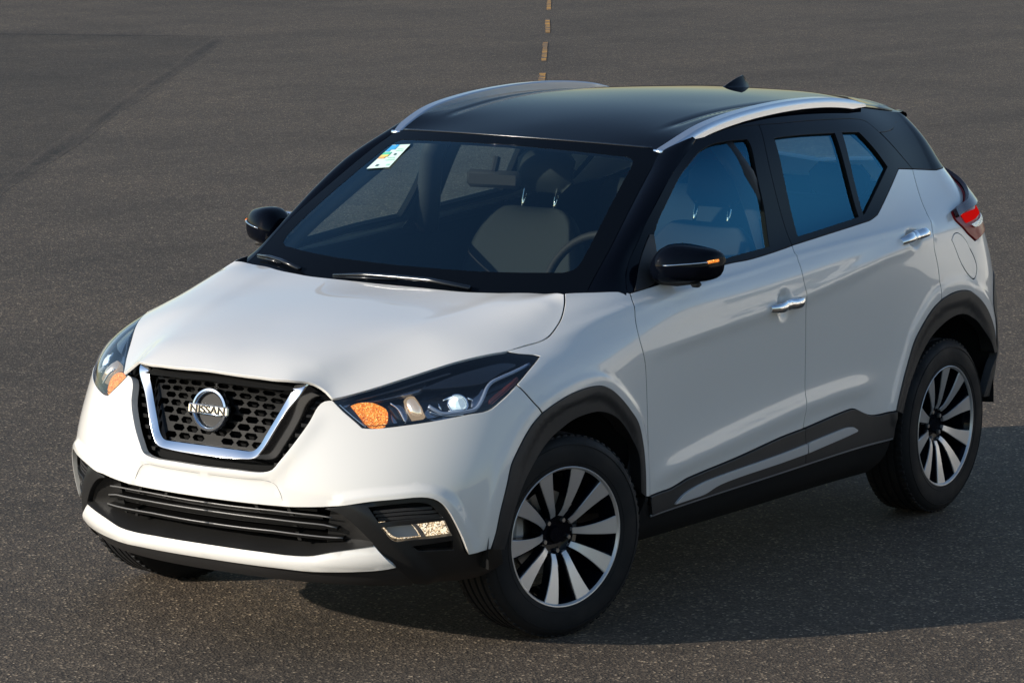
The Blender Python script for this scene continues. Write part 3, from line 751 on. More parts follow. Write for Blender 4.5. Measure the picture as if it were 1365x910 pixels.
# -- greenhouse: frames, glass
fr1 = outline([SM['fupper'], SM['ugap'], rv(SM['belt1'])[0:5]+[inv((840,390.5))], [inv((840,390.5)), SM['fupper'][0]]], .018)
g1 = outline([invs([(871.6,313),(880,288),(904,239),(921.5,215),(932.5,202),(948,192.5),(959,189.5),(996,185.5)]), invs([(996,185.5),(1000.7,193),(1010,237),(1019,279),(1026,329)]), invs([(1026,329),(1000,336),(967.7,345),(878,372)]), invs([(878,372),(875,345),(871.6,313)])], .018)
fr2 = outline([SM['rupper'], rv(SM['ktop']), rv(SM['kick']), rv(SM['belt2']), rv(SM['ugap'])], .018)
g2 = outline([invs([(1031.9,184),(1047,247),(1063.7,315.8)]), invs([(1063.7,315.8),(1100,304.5),(1145,289.5)]), invs([(1145,289.5),(1130,235),(1113,177.2)]), invs([(1113,177.2),(1070,179.5),(1031.9,184)])], .018)
g3 = outline([invs([(1122,176),(1145,176)]), invs([(1145,176),(1168,201),(1183.5,222.4)]), invs([(1183.5,222.4),(1151.6,288)]), invs([(1151.6,288),(1136,230),(1122,176)])], .018)
both(patch(S, SN, fr1, holes=[g1], h=.016, flange=.022), 'window_frame', M['gloss'], fdoor, mats=[M['gloss'], M['matte']])
both(patch(S, SN, fr2, holes=[g2, g3], h=.016, flange=.022), 'window_frame', M['gloss'], rdoor, mats=[M['gloss'], M['matte']])
for gg, dd in ((g1, fdoor), (g2, rdoor), (g3, rdoor)):
    both(patch(S, SN, gg, h=.03, flange=0, gap=-.010, off=-.010), 'window', M['sglass'], dd)
both(patch(S, SN, fr1, holes=[g1], h=.03, gap=.004, hgap=.003, flange=0, off=-.030), 'frame_lining', M['trim'], fdoor)
both(patch(S, SN, fr2, holes=[g2, g3], h=.03, gap=.004, hgap=.003, flange=0, off=-.030), 'frame_lining', M['trim'], rdoor)
UC = 3.30
cpt = inv((1194.7,163)); wsp = float(cpt[1])
cp_poly = outline([invs([(1216.5,225.3)])+[SM['cbot'][1]], [SM['cbot'][1], np.array([UC, wq])], [np.array([UC, wq]), np.array([UC, 1.22])], [np.array([UC, 1.22]), cpt, inv((1190,172)), inv((1180,175.8)), inv((1173,176.5))], [inv((1173,176.5)), inv((1216.5,225.3))]], .02)
print('CPT', cpt, wq)
both(patch(S, SN, cp_poly, h=.02, flange=.015), 'rear_pillar', M['gloss'], (car, car))
bl_poly = outline([[np.array([UC, wq]), np.array([UE, wq-.03])], [np.array([UE, wq-.03]), np.array([UE, 1.24])], [np.array([UE, 1.24]), np.array([UC, 1.22])], [np.array([UC, 1.22]), np.array([UC, wq])]])
join_mirror(patch(S, SN, bl_poly, h=.04, flange=.0, center=ce, off=-.006)).obj('rear_window', M['sglass'], car)
UB0 = np.array([X1+1.13, 1.3])
cant_poly = outline([SM['fupper'][7:], SM['rupper'][:6], invs([(1173,176.5),(1180,175.8),(1190,172),(1194.7,163)]), [cpt, np.array([UC, 1.22]), np.array([UC, 1.3])], [np.array([UC, 1.3]), UB0], [UB0, SM['fupper'][7]]], .02)
cant = both(patch(S, SN, cant_poly, h=.018, flange=.012), 'roof_side_panel', M['gloss'], (car, car))

# -- A pillar: strip between windscreen edge and door frame
def res(pts, n):
    pts = np.array(catmull(pts, .01)); d = np.concatenate([[0], np.cumsum(np.linalg.norm(np.diff(pts, axis=0), axis=1))]); s = np.linspace(0, d[-1], n)
    return np.stack([np.interp(s, d, pts[:, k]) for k in range(3)], 1)
WSE = [(-.300, .700, 1.045), (-.334, .687, 1.069), (-.508, .662, 1.188), (-.712, .619, 1.312), (-.88, .583, 1.408), (-1.004, .556, 1.472)]
NP = 44
eA = res([np.array(p) for p in WSE]+[S(np.array([UB0]))[0]+np.array([.0, -.01, .002])], NP)
eB = res(list(S(np.array([SM['fupper'][0]+np.array([0, -.03])]+SM['fupper'][:8]))), NP)
def strip(eA, eB, bulge, m=8, flange=.015):
    n = len(eA); V = []; F = []; mid = np.array([-1.5, 0, .9])
    for i in range(n):
        a, b = eA[i], eB[i]; t = eA[min(i+1, n-1)]-eA[max(i-1, 0)]; nn = np.cross(t, b-a); nn /= np.linalg.norm(nn)
        if (nn*((a+b)/2-mid)).sum() < 0: nn = -nn
        V.append(a-nn*flange+(b-a)*.01)
        for k in range(m+1):
            s = k/m; V.append(a+(b-a)*s+nn*bulge*4*s*(1-s))
        V.append(b-nn*flange)
    w = m+3
    for i in range(n-1):
        for k in range(w-1): F.append((i*w+k, i*w+k+1, (i+1)*w+k+1, (i+1)*w+k))
    return V, F
V, F = strip(eA, eB, .010)
mb = MB(); mb.add(V, F)
both(mb, 'windscreen_pillar', M['gloss'], (car, car), sharp=50)

# -- thin-plate height fields for hood and roof
class TPS:
    def __init__(s, P, reg=1e-5):
        s.P = np.array(P, float)[:, :2]; z = np.array(P, float)[:, 2]; n = len(z)
        d = np.hypot(*(s.P[:, None]-s.P[None]).transpose(2, 0, 1)); Kk = s.k(d)+np.eye(n)*reg
        Q = np.c_[np.ones(n), s.P]; A = np.block([[Kk, Q], [Q.T, np.zeros((3, 3))]]); s.w = np.linalg.solve(A, np.r_[z, 0, 0, 0])
    def k(s, d): return np.where(d > 1e-9, d*d*np.log(np.maximum(d, 1e-9)), 0)
    def __call__(s, X):
        d = np.hypot(X[:, None, 0]-s.P[None, :, 0], X[:, None, 1]-s.P[None, :, 1])
        return s.k(d)@s.w[:-3]+s.w[-3]+X@s.w[-2:]
def sym(P): return list(P)+[(x, -y, z) for x, y, z in P if abs(y) > 1e-6]
seam3 = S(np.array(SM['hl_hood'][::-1][0:6]+SM['hseam']))
hfront = [(.800, 0, .880), (.795, .08, .8795), (.790, .15, .877), (.780, .25, .872), (.765, .30, .8695), (.735, .345, .860), (.707, .385, .838), (.697, .415, .816)]
hrear = [(-.170, 0, 1.050), (-.168, .15, 1.051), (-.172, .30, 1.052), (-.200, .48, 1.058), (-.236, .60, 1.064)]
hc = [(.76, 0, .902), (.70, 0, .925), (.6, 0, .950), (.45, 0, .980), (.3, 0, 1.003), (.15, 0, 1.022), (0, 0, 1.037),
      (.70, .2, .919), (.6, .25, .944), (.45, .3, .970), (.3, .35, .992), (.15, .38, 1.010), (0, .4, 1.028)]
print('seam3', seam3.round(3).tolist())
class STPS(TPS):
    def __init__(s, P, lam):
        s.P = np.array(P, float)[:, :2]; z = np.array(P, float)[:, 2]; n = len(z)
        d = np.hypot(*(s.P[:, None]-s.P[None]).transpose(2, 0, 1)); Kk = s.k(d)+np.diag(lam)
        Q = np.c_[np.ones(n), s.P]; A = np.block([[Kk, Q], [Q.T, np.zeros((3, 3))]]); s.w = np.linalg.solve(A, np.r_[z, 0, 0, 0])
_row9 = [tuple(p) for p in S(np.array([[X1-x, w] for x in (.12, .04, -.04, -.12) for w in (.86, .90)]))]
hc = [(.77, 0, .897), (.70, 0, .921), (.6, 0, .946), (.45, 0, .975), (.3, 0, .999), (.15, 0, 1.018), (0, 0, 1.034),
      (.70, .2, .914), (.6, .25, .938), (.45, .3, .966), (.3, .35, .990), (.15, .38, 1.009), (0, .4, 1.028), (.62, .37, .899), (.66, .33, .905), (.50, .42, .925), (.3, .52, .972)]
_P = []; _L = []
for pts, l in ((hfront[:5], 1.5e-3), (hrear, 1e-4), (hc, 4e-3), (_row9, 6e-4), ([tuple(p) for p in seam3[:2]], 1.0e-2), ([tuple(p) for p in seam3[2:]], 3e-4)):
    for p in pts:
        _P.append(p); _L.append(l)
        if abs(p[1]) > 1e-6: _P.append((p[0], -p[1], p[2])); _L.append(l)
HT = STPS(_P, _L)
print('HFIT', (HT(np.array([p[:2] for p in _P]))-np.array([p[2] for p in _P])).round(3).tolist())
crease = np.array([(-.5, .54), (-.22, .50), (.1, .455), (.45, .38), (.72, .315), (1.0, .24)])
def hoodf(X):
    z = HT(X); Y = np.c_[X[:, 0], np.abs(X[:, 1])]; d, s = pdist(Y, crease)
    z = z+.0022*np.exp(-(d/.045)**2)
    return np.c_[X, z]
def hnorm(f, X, e=1e-3):
    a = f(X+[e, 0])-f(X-[e, 0]); b = f(X+[0, e])-f(X-[0, e]); n = np.cross(a, b); n /= np.linalg.norm(n, axis=1, keepdims=True); return n*np.sign(n[:, 2:3])
hoodn = lambda X: hnorm(hoodf, X)
def hit(p, f):     # where the sight line through a pixel meets a height field
    d = ray(p); t = np.linspace(10.5, 15, 900); Q = cC+d*t[:, None]; z = f(Q[:, :2])[:, 2]; s_ = Q[:, 2]-z
    ok = (Q[:, 0] < .86) & (Q[:, 0] > -.4) & (np.abs(Q[:, 1]) < .85); i = np.where(ok[:-1] & (s_[:-1] > 0) & (s_[1:] <= 0))[0]
    if len(i) == 0: i = [np.argmin(np.where(ok, np.abs(s_), 9))]
    i = i[0]; return Q[i][:2]
hf_px = [(443,532),(434,522.4),(423,513.8),(412,509),(390,507.5),(367,505.2),(346,503.3),(320,499.6),(300,496.5)]
hfp = [hit(p, hoodf) for p in hf_px]
_n = [p for p in hfp if p[1] < .27]; _A = np.array([[1, p[1]**2] for p in _n]); _c = np.linalg.lstsq(_A, np.array([p[0] for p in _n]), rcond=None)[0]
hfp = [p if p[1] >= .27 else np.array([_c[0]+_c[1]*p[1]**2, p[1]]) for p in hfp]
hsp = [hit(p, hoodf) for p in PX['hl_hood'][::-1]]
hsq = [hit(p, hoodf) for p in PX['hseam']]
hrp = [hit(p, hoodf) for p in [(753,391),(716,390.4),(680,390),(650,389.6),(620,388.6),(580,384.8),(545,381.5)]]
print('HFP', np.array(hfp).round(3).tolist(), np.array(hrp).round(3).tolist(), np.array(hsp).round(3).tolist())
xc_f = hfp[-1][0]+(hfp[-1][0]-hfp[-3][0])*hfp[-1][1]**2/(hfp[-3][1]**2-hfp[-1][1]**2); xc_r = hrp[-1][0]
hp = outline([[np.array([xc_r, 0.])]+hrp[::-1], hsq[::-1]+hsp[::-1][1:-1]+[hfp[0]], [p for p in hfp if p[1] > .01]+[np.array([xc_f, 0])], [np.array([xc_f, 0]), np.array([xc_r, 0.])]], .016)
hood = join_mirror(patch(hoodf, hoodn, hp, h=.016, gap=.005, flange=.009, rings=(.010,.020,.031,.043), center=centre_y)).obj('hood', M['white'], car, mats=[M['white'], M['matte']])

# -- roof
redge = S(np.array([[X1-x, 1.3] for x in (-1.0, -1.13, -1.3, -1.5, -1.75, -2.0, -2.25, -2.5, -2.7, -2.85)]))
RE = [(-1.0, .535, 1.470), (-.965, .3, 1.479), (-.94, .12, 1.4835), (-.93, 0, 1.484)]+[(p[0], p[1]-.012, p[2]+.006) for p in redge[1:]]
rc = [(-1.1, 0, 1.520), (-1.3, 0, 1.549), (-1.5, 0, 1.567), (-1.9, 0, 1.582), (-2.3, 0, 1.576), (-2.6, 0, 1.557), (-2.93, 0, 1.515), (-1.3, .3, 1.543), (-1.7, .3, 1.571), (-2.1, .3, 1.574), (-2.6, .3, 1.548), (-2.93, .3, 1.508)]
RT = TPS(sym(RE+rc), 2e-5)
def rooff(X):
    z = RT(X); ay = np.abs(X[:, 1]); z = z-.006*(1-sstep(0.0, .03, np.abs(ay-.44)))*sstep(-1.12, -1.3, X[:, 0])*1.0
    return np.c_[X, z]
roofn = lambda X: hnorm(rooff, X, 2e-3)
_rx = np.array([p[0] for p in redge[1:]]); _ry = np.array([p[1]-.012 for p in redge[1:]])
rp = outline([[np.array([-.93, 0]), np.array([-.94, .12]), np.array([-.965, .3]), np.array([-1.0, .535])], [np.array([-1.0, .535])]+[np.array([a, b]) for a, b in zip(_rx, _ry)]+[np.array([-2.88, .50])],
              [np.array([-2.88, .50]), np.array([-2.93, .3]), np.array([-2.95, 0])], [np.array([-2.95, 0]), np.array([-.93, 0])]], .025)
roof = join_mirror(patch(rooff, roofn, rp, h=.03, gap=.001, flange=.03, center=centre_y)).obj('roof', M['gloss'], car)

# -- windscreen
def wsf(X):
    s, t = np.clip(X[:, 0], -1.2, 1.2), X[:, 1]
    e = np.stack([np.interp(t, np.linspace(0, 1, NE), WE[:, k]) for k in range(3)], 1)
    cb = np.array([-.175, 0, 1.032]); ct = np.array([-.925, 0, 1.486])
    c = cb+(ct-cb)*t[:, None]; c[:, 0] += .030*4*t*(1-t)*.55; c[:, 2] += .030*4*t*(1-t)*.8
    s2 = (np.abs(s)**2.2)[:, None]
    P = np.empty((len(X), 3)); P[:, 1] = e[:, 1]*s
    P[:, 0] = (c[:, 0]+(e[:, 0]-c[:, 0])*s2[:, 0]); P[:, 2] = c[:, 2]+(e[:, 2]-c[:, 2])*s2[:, 0]
    return P
NE = 60; WE = res([np.array(p) for p in WSE], NE)
def wsn(X, e=2e-3):
    a = wsf(X+[e, 0])-wsf(X-[e, 0]); b = wsf(X*[1, 0]+[0, 1]*np.clip(X+e, 0, 1))-wsf(X*[1, 0]+[0, 1]*np.clip(X-e, 0, 1)); n = np.cross(a, b)
    n /= np.linalg.norm(n, axis=1, keepdims=True); return n*np.sign(n[:, 2:3])
A2 = lambda *p: [np.array(q, float) for q in p]
full = outline([A2((0, 0), (.995, 0)), A2((.995, 0), (.995, 1)), A2((.995, 1), (0, 1)), A2((0, 1), (0, 0))], .03)
clear = outline([A2((0, .13), (.5, .135), (.84, .15)), A2((.84, .15), (.885, .17), (.90, .21)), A2((.90, .21), (.895, .5), (.885, .84)), A2((.885, .84), (.87, .90), (.82, .925)), A2((.82, .925), (.4, .935), (0, .94)), A2((0, .94), (0, .13))], .03)
cs = lambda P: np.abs(P[:, 0]) < 1e-5
windscreen = join_mirror(patch(wsf, wsn, clear, h=.04, gap=0, flange=0, center=cs, off=-.001)).obj('windscreen', M['glass'], car)
fr = outline([A2((0, 0), (.995, 0)), A2((.995, 0), (.995, 1)), A2((.995, 1), (0, 1)), A2((0, 1), (0, .94)), rv(A2((.82, .925), (.4, .935), (0, .94))), rv(A2((.885, .84), (.87, .90), (.82, .925))), rv(A2((.90, .21), (.895, .5), (.885, .84))), rv(A2((.84, .15), (.885, .17), (.90, .21))), rv(A2((0, .13), (.5, .135), (.84, .15))), A2((0, .13), (0, 0))], .03)
join_mirror(patch(wsf, wsn, fr, h=.03, gap=0, flange=.012, center=cs)).obj('frit_band', M['frit'], windscreen)

# ================================================================== front end details
def dens(pts, n):
    """n points evenly spaced along a 2D or 3D polyline"""
    p = np.array(pts, float); d = np.concatenate([[0], np.cumsum(np.linalg.norm(np.diff(p, axis=0), axis=1))]); s = np.linspace(0, d[-1], n)
    return np.stack([np.interp(s, d, p[:, k]) for k in range(p.shape[1])], 1)
def B(U, off=0.0, f=None):
    f = f or base; U = np.asarray(U, float); return f(U)+_nrm(f, U)*off
def on(px, off=0.0):
    return B(np.array([inv(px)]), off)[0]
def Bf(off): return lambda U: B(U, off)
BN = lambda U: _nrm(base, U)
def ribbon(lines, closed=False):
    """quads between consecutive 3D lines of equal length"""
    n = len(lines[0]); V = [p for l in lines for p in l]; F = []
    for a in range(len(lines)-1):
        for i in range(n-1): F.append((a*n+i, a*n+i+1, (a+1)*n+i+1, (a+1)*n+i))
    mb = MB(); mb.add(V, F); return mb

# -- grille: backing, honeycomb mesh, chrome band, emblem
gtop = invs([(443,533.5),(434,522.4),(423,513.6),(412,508.6),(390,508),(346,503.7),(310,498.5)])
gpoly = outline([[CG]+gb, gtop, [gtop[-1], c_(gtop[-1][1])], [c_(gtop[-1][1]), CG]])
grille = join_mirror(patch(Bf(-.075), BN, gpoly, h=.05, gap=-.01, flange=0, center=centre_u)).obj('grille', M['matte'], car)
Iw = inv((300,594.5))[1]
Iw = cw(inv((316,598.5)), inv((327,600)))[1]
Il = [c_(Iw)]+invs([(316,598.5),(327,600),(336,600.5),(344,595),(355,577),(372,549),(386,524.5),(392,512.5)])
Rl = [cw(inv((322,611)), inv((334,611.6)))]+invs([(322,611),(341,610),(352,599),(364,580),(382,550),(398,530),(410,514)])
Ol = [cw(inv((333,617)), inv((345,617.8)))]+invs([(333,617),(355,618),(365,612.5),(377,594),(399,559),(415,535.5),(432,523)])
NB = 60
M['darkrefl'] = pmat('chrome_dark_reflection', (.07, .07, .072), .16, .9, .5)  # outer chrome face coloured dark to paint in a dark reflection
def grow(L): return dens(catmull([np.array(p) for p in L], .006), NB)
I2, R2, O2 = grow(Il), grow(Rl), grow(Ol)
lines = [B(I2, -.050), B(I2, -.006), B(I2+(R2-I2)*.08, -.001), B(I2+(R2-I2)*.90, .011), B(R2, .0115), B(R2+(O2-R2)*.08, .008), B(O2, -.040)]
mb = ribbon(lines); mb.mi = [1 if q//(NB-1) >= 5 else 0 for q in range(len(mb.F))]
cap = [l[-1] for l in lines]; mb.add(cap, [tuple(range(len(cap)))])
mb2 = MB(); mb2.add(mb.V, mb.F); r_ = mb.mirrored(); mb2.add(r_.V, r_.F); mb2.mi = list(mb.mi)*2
chrome_band = mb2.obj('chrome_band', None, grille, sharp=28, mats=[M['chrome'], M['darkrefl']])
# honeycomb: panel with staggered hexagonal holes inside the band, plain blanking strip above
mesh_top = invs([(392,521),(346,515),(310,509.5)])
inner_poly = outline([[c_(Iw-.02)]+[p-np.array([0, .02]) for p in Il[1:4]]+[p+np.array([.012, -.012]) for p in Il[4:]], [Il[-1]+np.array([.012, -.012]), gtop[-3]], [gtop[-3], gtop[-2], gtop[-1], c_(gtop[-1][1])], [c_(gtop[-1][1]), c_(Iw-.02)]], .03)
holes = []
wt = mesh_top[0][1]; row = 0; w = wt-.022
Ip = np.array([p for p in I2])
while w > Iw-.005:
    for c in range(0, 12):
        u = -1+(c+(.5 if row % 2 else 0))*.0530
        # keep inside the band
        ulim = np.interp(w, Ip[::1][np.argsort(Ip[:, 1])][:, 1], Ip[np.argsort(Ip[:, 1])][:, 0])
        if w < Iw+.012: ulim -= .02
        if u > ulim-.004: continue
        hx = np.array([(-.0238, 0), (-.0150, -.0118), (.0150, -.0118), (.0238, 0), (.0150, .0118), (-.0150, .0118)])
        q = hx+[u, w]
        if c == 0 and not row % 2:
            continue
        holes.append(q)
    row += 1; w -= .0278
gm = patch(Bf(-.030), BN, inner_poly, holes=holes, h=.03, gap=0, flange=.022, center=centre_u)
honey = join_mirror(gm).obj('honeycomb_mesh', M['gridblk'], grille)
# outer strip with horizontal louvres between the band and the bumper
os_poly = outline([[CG]+gb, gtop[:3], rv([p for p in O2[4::5]])+[c_(O2[0][1])], [c_(O2[0][1]), CG]], .02)
outer_strip = join_mirror(patch(Bf(-.045), BN, os_poly, h=.02, gap=0, flange=.01, center=centre_u)).obj('grille_surround', M['matte'], grille)
lou = MB()
for j in range(9):
    w = gb[0][1]+.035+j*.036
    a = np.interp(w, O2[:, 1][NB//3:], O2[:, 0][NB//3:])
    gg = np.array(gb); b = np.interp(w, gg[3:, 1], gg[3:, 0])
    if b-a < .015: continue
    U1 = np.array([(a+(b-a)*t, w) for t in np.linspace(.02, .98, 5)]); U2 = U1-[0, .012]
    lou.add(*(lambda m: (m.V, m.F))(ribbon([B(U1, -.046), B(U1, -.030), B(U2, -.030), B(U2, -.046)])))
both(lou, 'louvres', M['gridblk'], (grille, grille), smooth=False)
# emblem: local frame at the badge
eu = np.array([inv((281,546))]); ew = eu[0][1]
E0 = B(np.array([[-1., ew]]), -.004)[0]; en = Vector(_nrm(base, np.array([[-1., ew]]))[0]); en.y = 0; en.normalize()
ey = Vector((0, 1, 0)); ez = en.cross(ey); ez = ez if ez.z > 0 else -ez
EM = Matrix((( en.x, ey.x, ez.x), (en.y, ey.y, ez.y), (en.z, ey.z, ez.z)))
def EL(x, y, z): return tuple(Vector(E0)+EM@Vector((x, y, z)))
ring = MB(); n = 64; prof = [(.069, -.012), (.069, .002), (.0665, .009), (.060, .011), (.0535, .006), (.052, -.004)]
V = []; F = []
for r, x in prof:
    for k in range(n): a = 2*math.pi*k/n; V.append(EL(x, r*math.cos(a), r*math.sin(a)))
for i in range(len(prof)-1):
    for k in range(n): F.append((i*n+k, i*n+(k+1) % n, (i+1)*n+(k+1) % n, (i+1)*n+k))
ring.add(V, F)
M['badge'] = pmat('badge_chrome', (.74, .79, .86), .16, 1.0)
em = ring.obj('emblem', M['badge'], grille, sharp=50)
disc = MB(); disc.add([EL(-.004, 0, 0)]+[EL(-.004, .055*math.cos(2*math.pi*k/n), .055*math.sin(2*math.pi*k/n)) for k in range(n)], [(0, k+1, (k+1) % n+1) for k in range(n)])
disc.obj('emblem_disc', M['emblk'], grille)
bar = MB(); bar.box((0, 0, 0), (.014, .158, .030), bev=.004)
bar.V = [EL(v[0]+.008, v[1], v[2]) for v in bar.V]; bar.obj('emblem_bar', M['badge'], grille, sharp=20)
cu = bpy.data.curves.new('lettering', 'FONT'); cu.body = 'NISSAN'; cu.size = .034; cu.align_x = 'CENTER'; cu.align_y = 'CENTER'; cu.extrude = .0012; cu.offset = .0006
to = bpy.data.objects.new('tmp', cu); COL.objects.link(to); bpy.context.view_layer.update()
me = bpy.data.meshes.new_from_object(to); bpy.data.objects.remove(to)
xs = [v.co.x for v in me.vertices]; sc_ = .136/(max(xs)-min(xs)); zc = sum(v.co.y for v in me.vertices)/len(me.vertices)
for v in me.vertices:
    x, y, z = v.co; v.co = EL(.0160+z, x*sc_, (y-zc)*.98)
me.materials.append(M['emblk']); lt = bpy.data.objects.new('lettering', me); COL.objects.link(lt); lt.parent = grille

# -- lower intake
lipT = [cw(inv((330,731)), inv((370,736)))]+invs([(330,731),(350,733.5),(380,737.5),(400,739),(416,739),(445,733.5),(480,728.6),(498,726)])
op_poly = outline([[CP]+rv(pl_), [SM['fog'][-1], inv((436,679)), inv((470,696)), inv((499,725))], rv(lipT), [lipT[0], CP]])
intake = join_mirror(patch(Bf(-.115), BN, op_poly, h=.04, gap=-.03, flange=0, center=centre_u)).obj('lower_intake', M['matte'], car)
def bar_between(pa, pb, d0, d1, th, lat=None, name='slat', mat='satin'):
    U = dens([c_(pa[0][1])]+[np.array(p) for p in pa], 24)
    m = ribbon([B(U, d1), B(U, d0), B(U-[0, th], d0), B(U-[0, th], d1)]); mm = MB(); mm.add(m.V, m.F); r = m.mirrored(); mm.add(r.V, r.F); return mm
s1 = invs([(300,686.5),(360,694),(427,701.5),(447,706)]); s2 = invs([(300,703),(360,710),(432,718.7),(455,720)]); s0 = invs([(300,675.5),(360,682),(421,689),(440,692)])
bar_between(s1, None, -.022, -.10, .0085).obj('intake_slat', M['gridblk'], intake, smooth=False)
bar_between(s2, None, -.022, -.10, .0085).obj('intake_slat', M['gridblk'], intake, smooth=False)
M['edge'] = pmat('glint_edge', (.16, .155, .15), .35, .2)  # lighter tubes paint the sun glint along the slats' front edges
for sl_ in (s1, s2, s0):
    U = dens([c_(sl_[0][1])]+[np.array(p) for p in sl_], 24); m = MB(); m.tube(list(B(U, -.021)), .0026, 6); both(m, 'slat_glint', M['edge'], (intake, intake))
for sx in ([(300,669.5),(360,676.5),(415,683)], [(300,680.5),(360,687),(423,694)], [(300,694),(360,701.5),(427,709)]):
    bar_between(invs(sx), None, -.050, -.10, .008).obj('intake_slat', M['satin'], intake, smooth=False)
for (a, b) in (((374,676),(381,690)), ((380,697),(386,705)), ((388,712),(392,724)), ((330,671),(336,684))):
    ua, ub = inv(a), inv(b)
    q = [B(np.array([p+[du, 0]]), d)[0] for p in (ua, ub) for du in (0, .010) for d in (-.03, -.09)]
    post = MB(); post.add(q, [(0, 2, 6, 4), (1, 0, 4, 5), (2, 3, 7, 6)]); both(post, 'intake_post', M['satin'], (intake, intake), smooth=False)
# closing cheeks at both ends of the intake (smooth black) and the floor behind the lip
e1 = dens(invs([(436,675),(433,690),(431,706),(430,721),(428,737)]), 8); e2 = dens(invs([(462,674),(468,690),(480,706),(496,722),(500,727)]), 8)
both(ribbon([B(e1, -.10), B(e1, -.05), B((e1+e2)/2, -.045), B(e2, -.010)]), 'intake_cheek', M['satin'], (intake, intake), sharp=30)
fl = dens([np.array(p) for p in lipT], 30)
both(ribbon([B(fl, .01), B(fl+[0, .012], -.03), B(fl+[0, .02], -.115)]), 'intake_floor', M['satin'], (intake, intake))
M['groove'] = pmat('grey_groove', (.30, .30, .29), .6)  # grey line drawn along the number-plate crease
for _s in (0,):
    Ug = platel[:int(len(platel)*.80)]; m = MB(); m.tube(list(S(Ug)-SN(Ug)*.0005), .0014, 6); both(m, 'plate_seam', M['groove'], (front_bumper, front_bumper))
# -- painted lower lip
lipB = [cw(inv((330,747.5)), inv((379,753.5)))]+invs([(330,747.5),(379,753.5),(412,757),(445,758),(480,757.5),(510,755.5),(527,752.5)])
lip_poly = outline([lipT, [lipT[-1], inv((512,739)), lipB[-1]], rv(lipB), [lipB[0], lipT[0]]])
wl_a, wl_b = lipB[0][1], lipT[0][1]
def lipf(U):
    U = np.asarray(U, float); P = B(U, 0); N = BN(U); t = np.interp(U[:, 0], [p[0] for p in lipT], [p[1] for p in lipT]); b = np.interp(U[:, 0], [p[0] for p in lipB], [p[1] for p in lipB])
    s = np.clip((U[:, 1]-b)/np.maximum(t-b, 1e-3), 0, 1); D = .016+.010*np.sin(np.pi*np.clip(s, 0, 1))-.010*s
    return P+N*D[:, None]
lip = join_mirror(patch(lipf, lambda U: _nrm(lipf, U), lip_poly, h=.016, gap=0, flange=.05, center=centre_u)).obj('bumper_lip', M['white'], car)
# -- black valance and corner below
uend = float(UAFi[0][0]); wlo = .055
cb_ = [inv((527,752.5)), inv((540,765)), inv((551,775))]
val_poly = outline([lipB, [lipB[-1]]+cb_[1:], [cb_[-1], np.array([cb_[-1][0], wlo])], [np.array([cb_[-1][0], wlo]), c_(wlo)], [c_(wlo), lipB[0]]])
valance = join_mirror(patch(Bf(.002), BN, val_poly, h=.02, gap=0, flange=.05, center=centre_u)).obj('front_valance', M['plastic'], car)
fg = SM['fog']
bl1 = invs([(551,775),(527,752),(499.6,725),(470,696),(452,683),(434,677.5)])
house_poly = outline([fg, [fg[-1], bl1[-1]], rv(bl1), [bl1[0], inv((590,777)), inv((640,770)), inv((672,752))], [inv((672,752)), UAFi[0]], [UAFi[0], UAFo[0], fg[0]]], .016)
lampo = outline([invs([(507,702),(548,699),(594,693.4)]), invs([(594,693.4),(604,714.5)]), invs([(604,714.5),(583,717.8),(530,722)]), invs([(530,722),(522,719),(507,702)])], .012)
vent = outline([invs([(490,675.5),(530,671.5),(560,669.5),(575,673),(585,682),(592,690.5)]), invs([(592,690.5),(550,693.5),(505,697)]), invs([(505,697),(490,675.5)])], .012)
vent2 = outline([invs([(549,728.5),(605,720.5)]), invs([(605,720.5),(606,734)]), invs([(606,734),(558,735.5)]), invs([(558,735.5),(549,728.5)])], .012)
def housef(U):
    d, s = pdist(np.asarray(U), np.array(rv(bl1))); ins = .014*(1-sstep(.03, .075, d)); return B(U, 0)+BN(U)*(ins-.006)[:, None]
house = both(patch(housef, lambda U: _nrm(housef, U), house_poly, holes=[lampo, vent, vent2], h=.012, gap=.001, flange=.022), 'fog_lamp_housing', M['satin'], (front_bumper, front_bumper))
both(patch(Bf(-.05), BN, vent, h=.02, gap=-.02, flange=0), 'vent_backing', M['matte'], (front_bumper, front_bumper))
both(patch(Bf(-.04), BN, vent2, h=.02, gap=-.02, flange=0), 'vent_backing', M['matte'], (front_bumper, front_bumper))
rb = MB()
for (a, b) in (((497,682),(578,675.5)), ((500,687),(585,680.5)), ((503,692),(590,686))):
    U = dens(invs([a, ((a[0]+b[0])/2, (a[1]+b[1])/2-.6), b]), 10); m = ribbon([B(U, -.05), B(U, -.016), B(U-[0, .008], -.016), B(U-[0, .008], -.05)]); rb.add(m.V, m.F)
both(rb, 'vent_rib', M['plastic'], (front_bumper, front_bumper), smooth=False)
both(patch(Bf(-.038), BN, lampo, h=.02, gap=-.004, flange=0), 'fog_lamp', M['litlamp'], (car, car))
FL = [o for o in car.children if o.name.startswith('fog_lamp')]
both(patch(Bf(-.012), BN, lampo, h=.02, gap=.0005, flange=.02), 'lens', M['lens'], FL)
mid = outline([invs([(507.5,702.2),(548,699.2)]), invs([(548,699.2),(562,717.5)]), invs([(562,717.5),(531,720.5)]), invs([(531,720.5),(523,717.5),(507.5,702.2)])], .012)
both(patch(Bf(-.022), BN, mid, h=.02, gap=.002, flange=.01), 'inner_bezel', M['silver'], FL)
bz = dens(invs([(549,699.3),(556,707),(563,717.6)]), 6)
both(ribbon([B(bz, -.036), B(bz, -.014), B(bz+[.012, 0], -.014), B(bz+[.012, 0], -.036)]), 'bezel_bar', M['chrome'], FL, sharp=30)

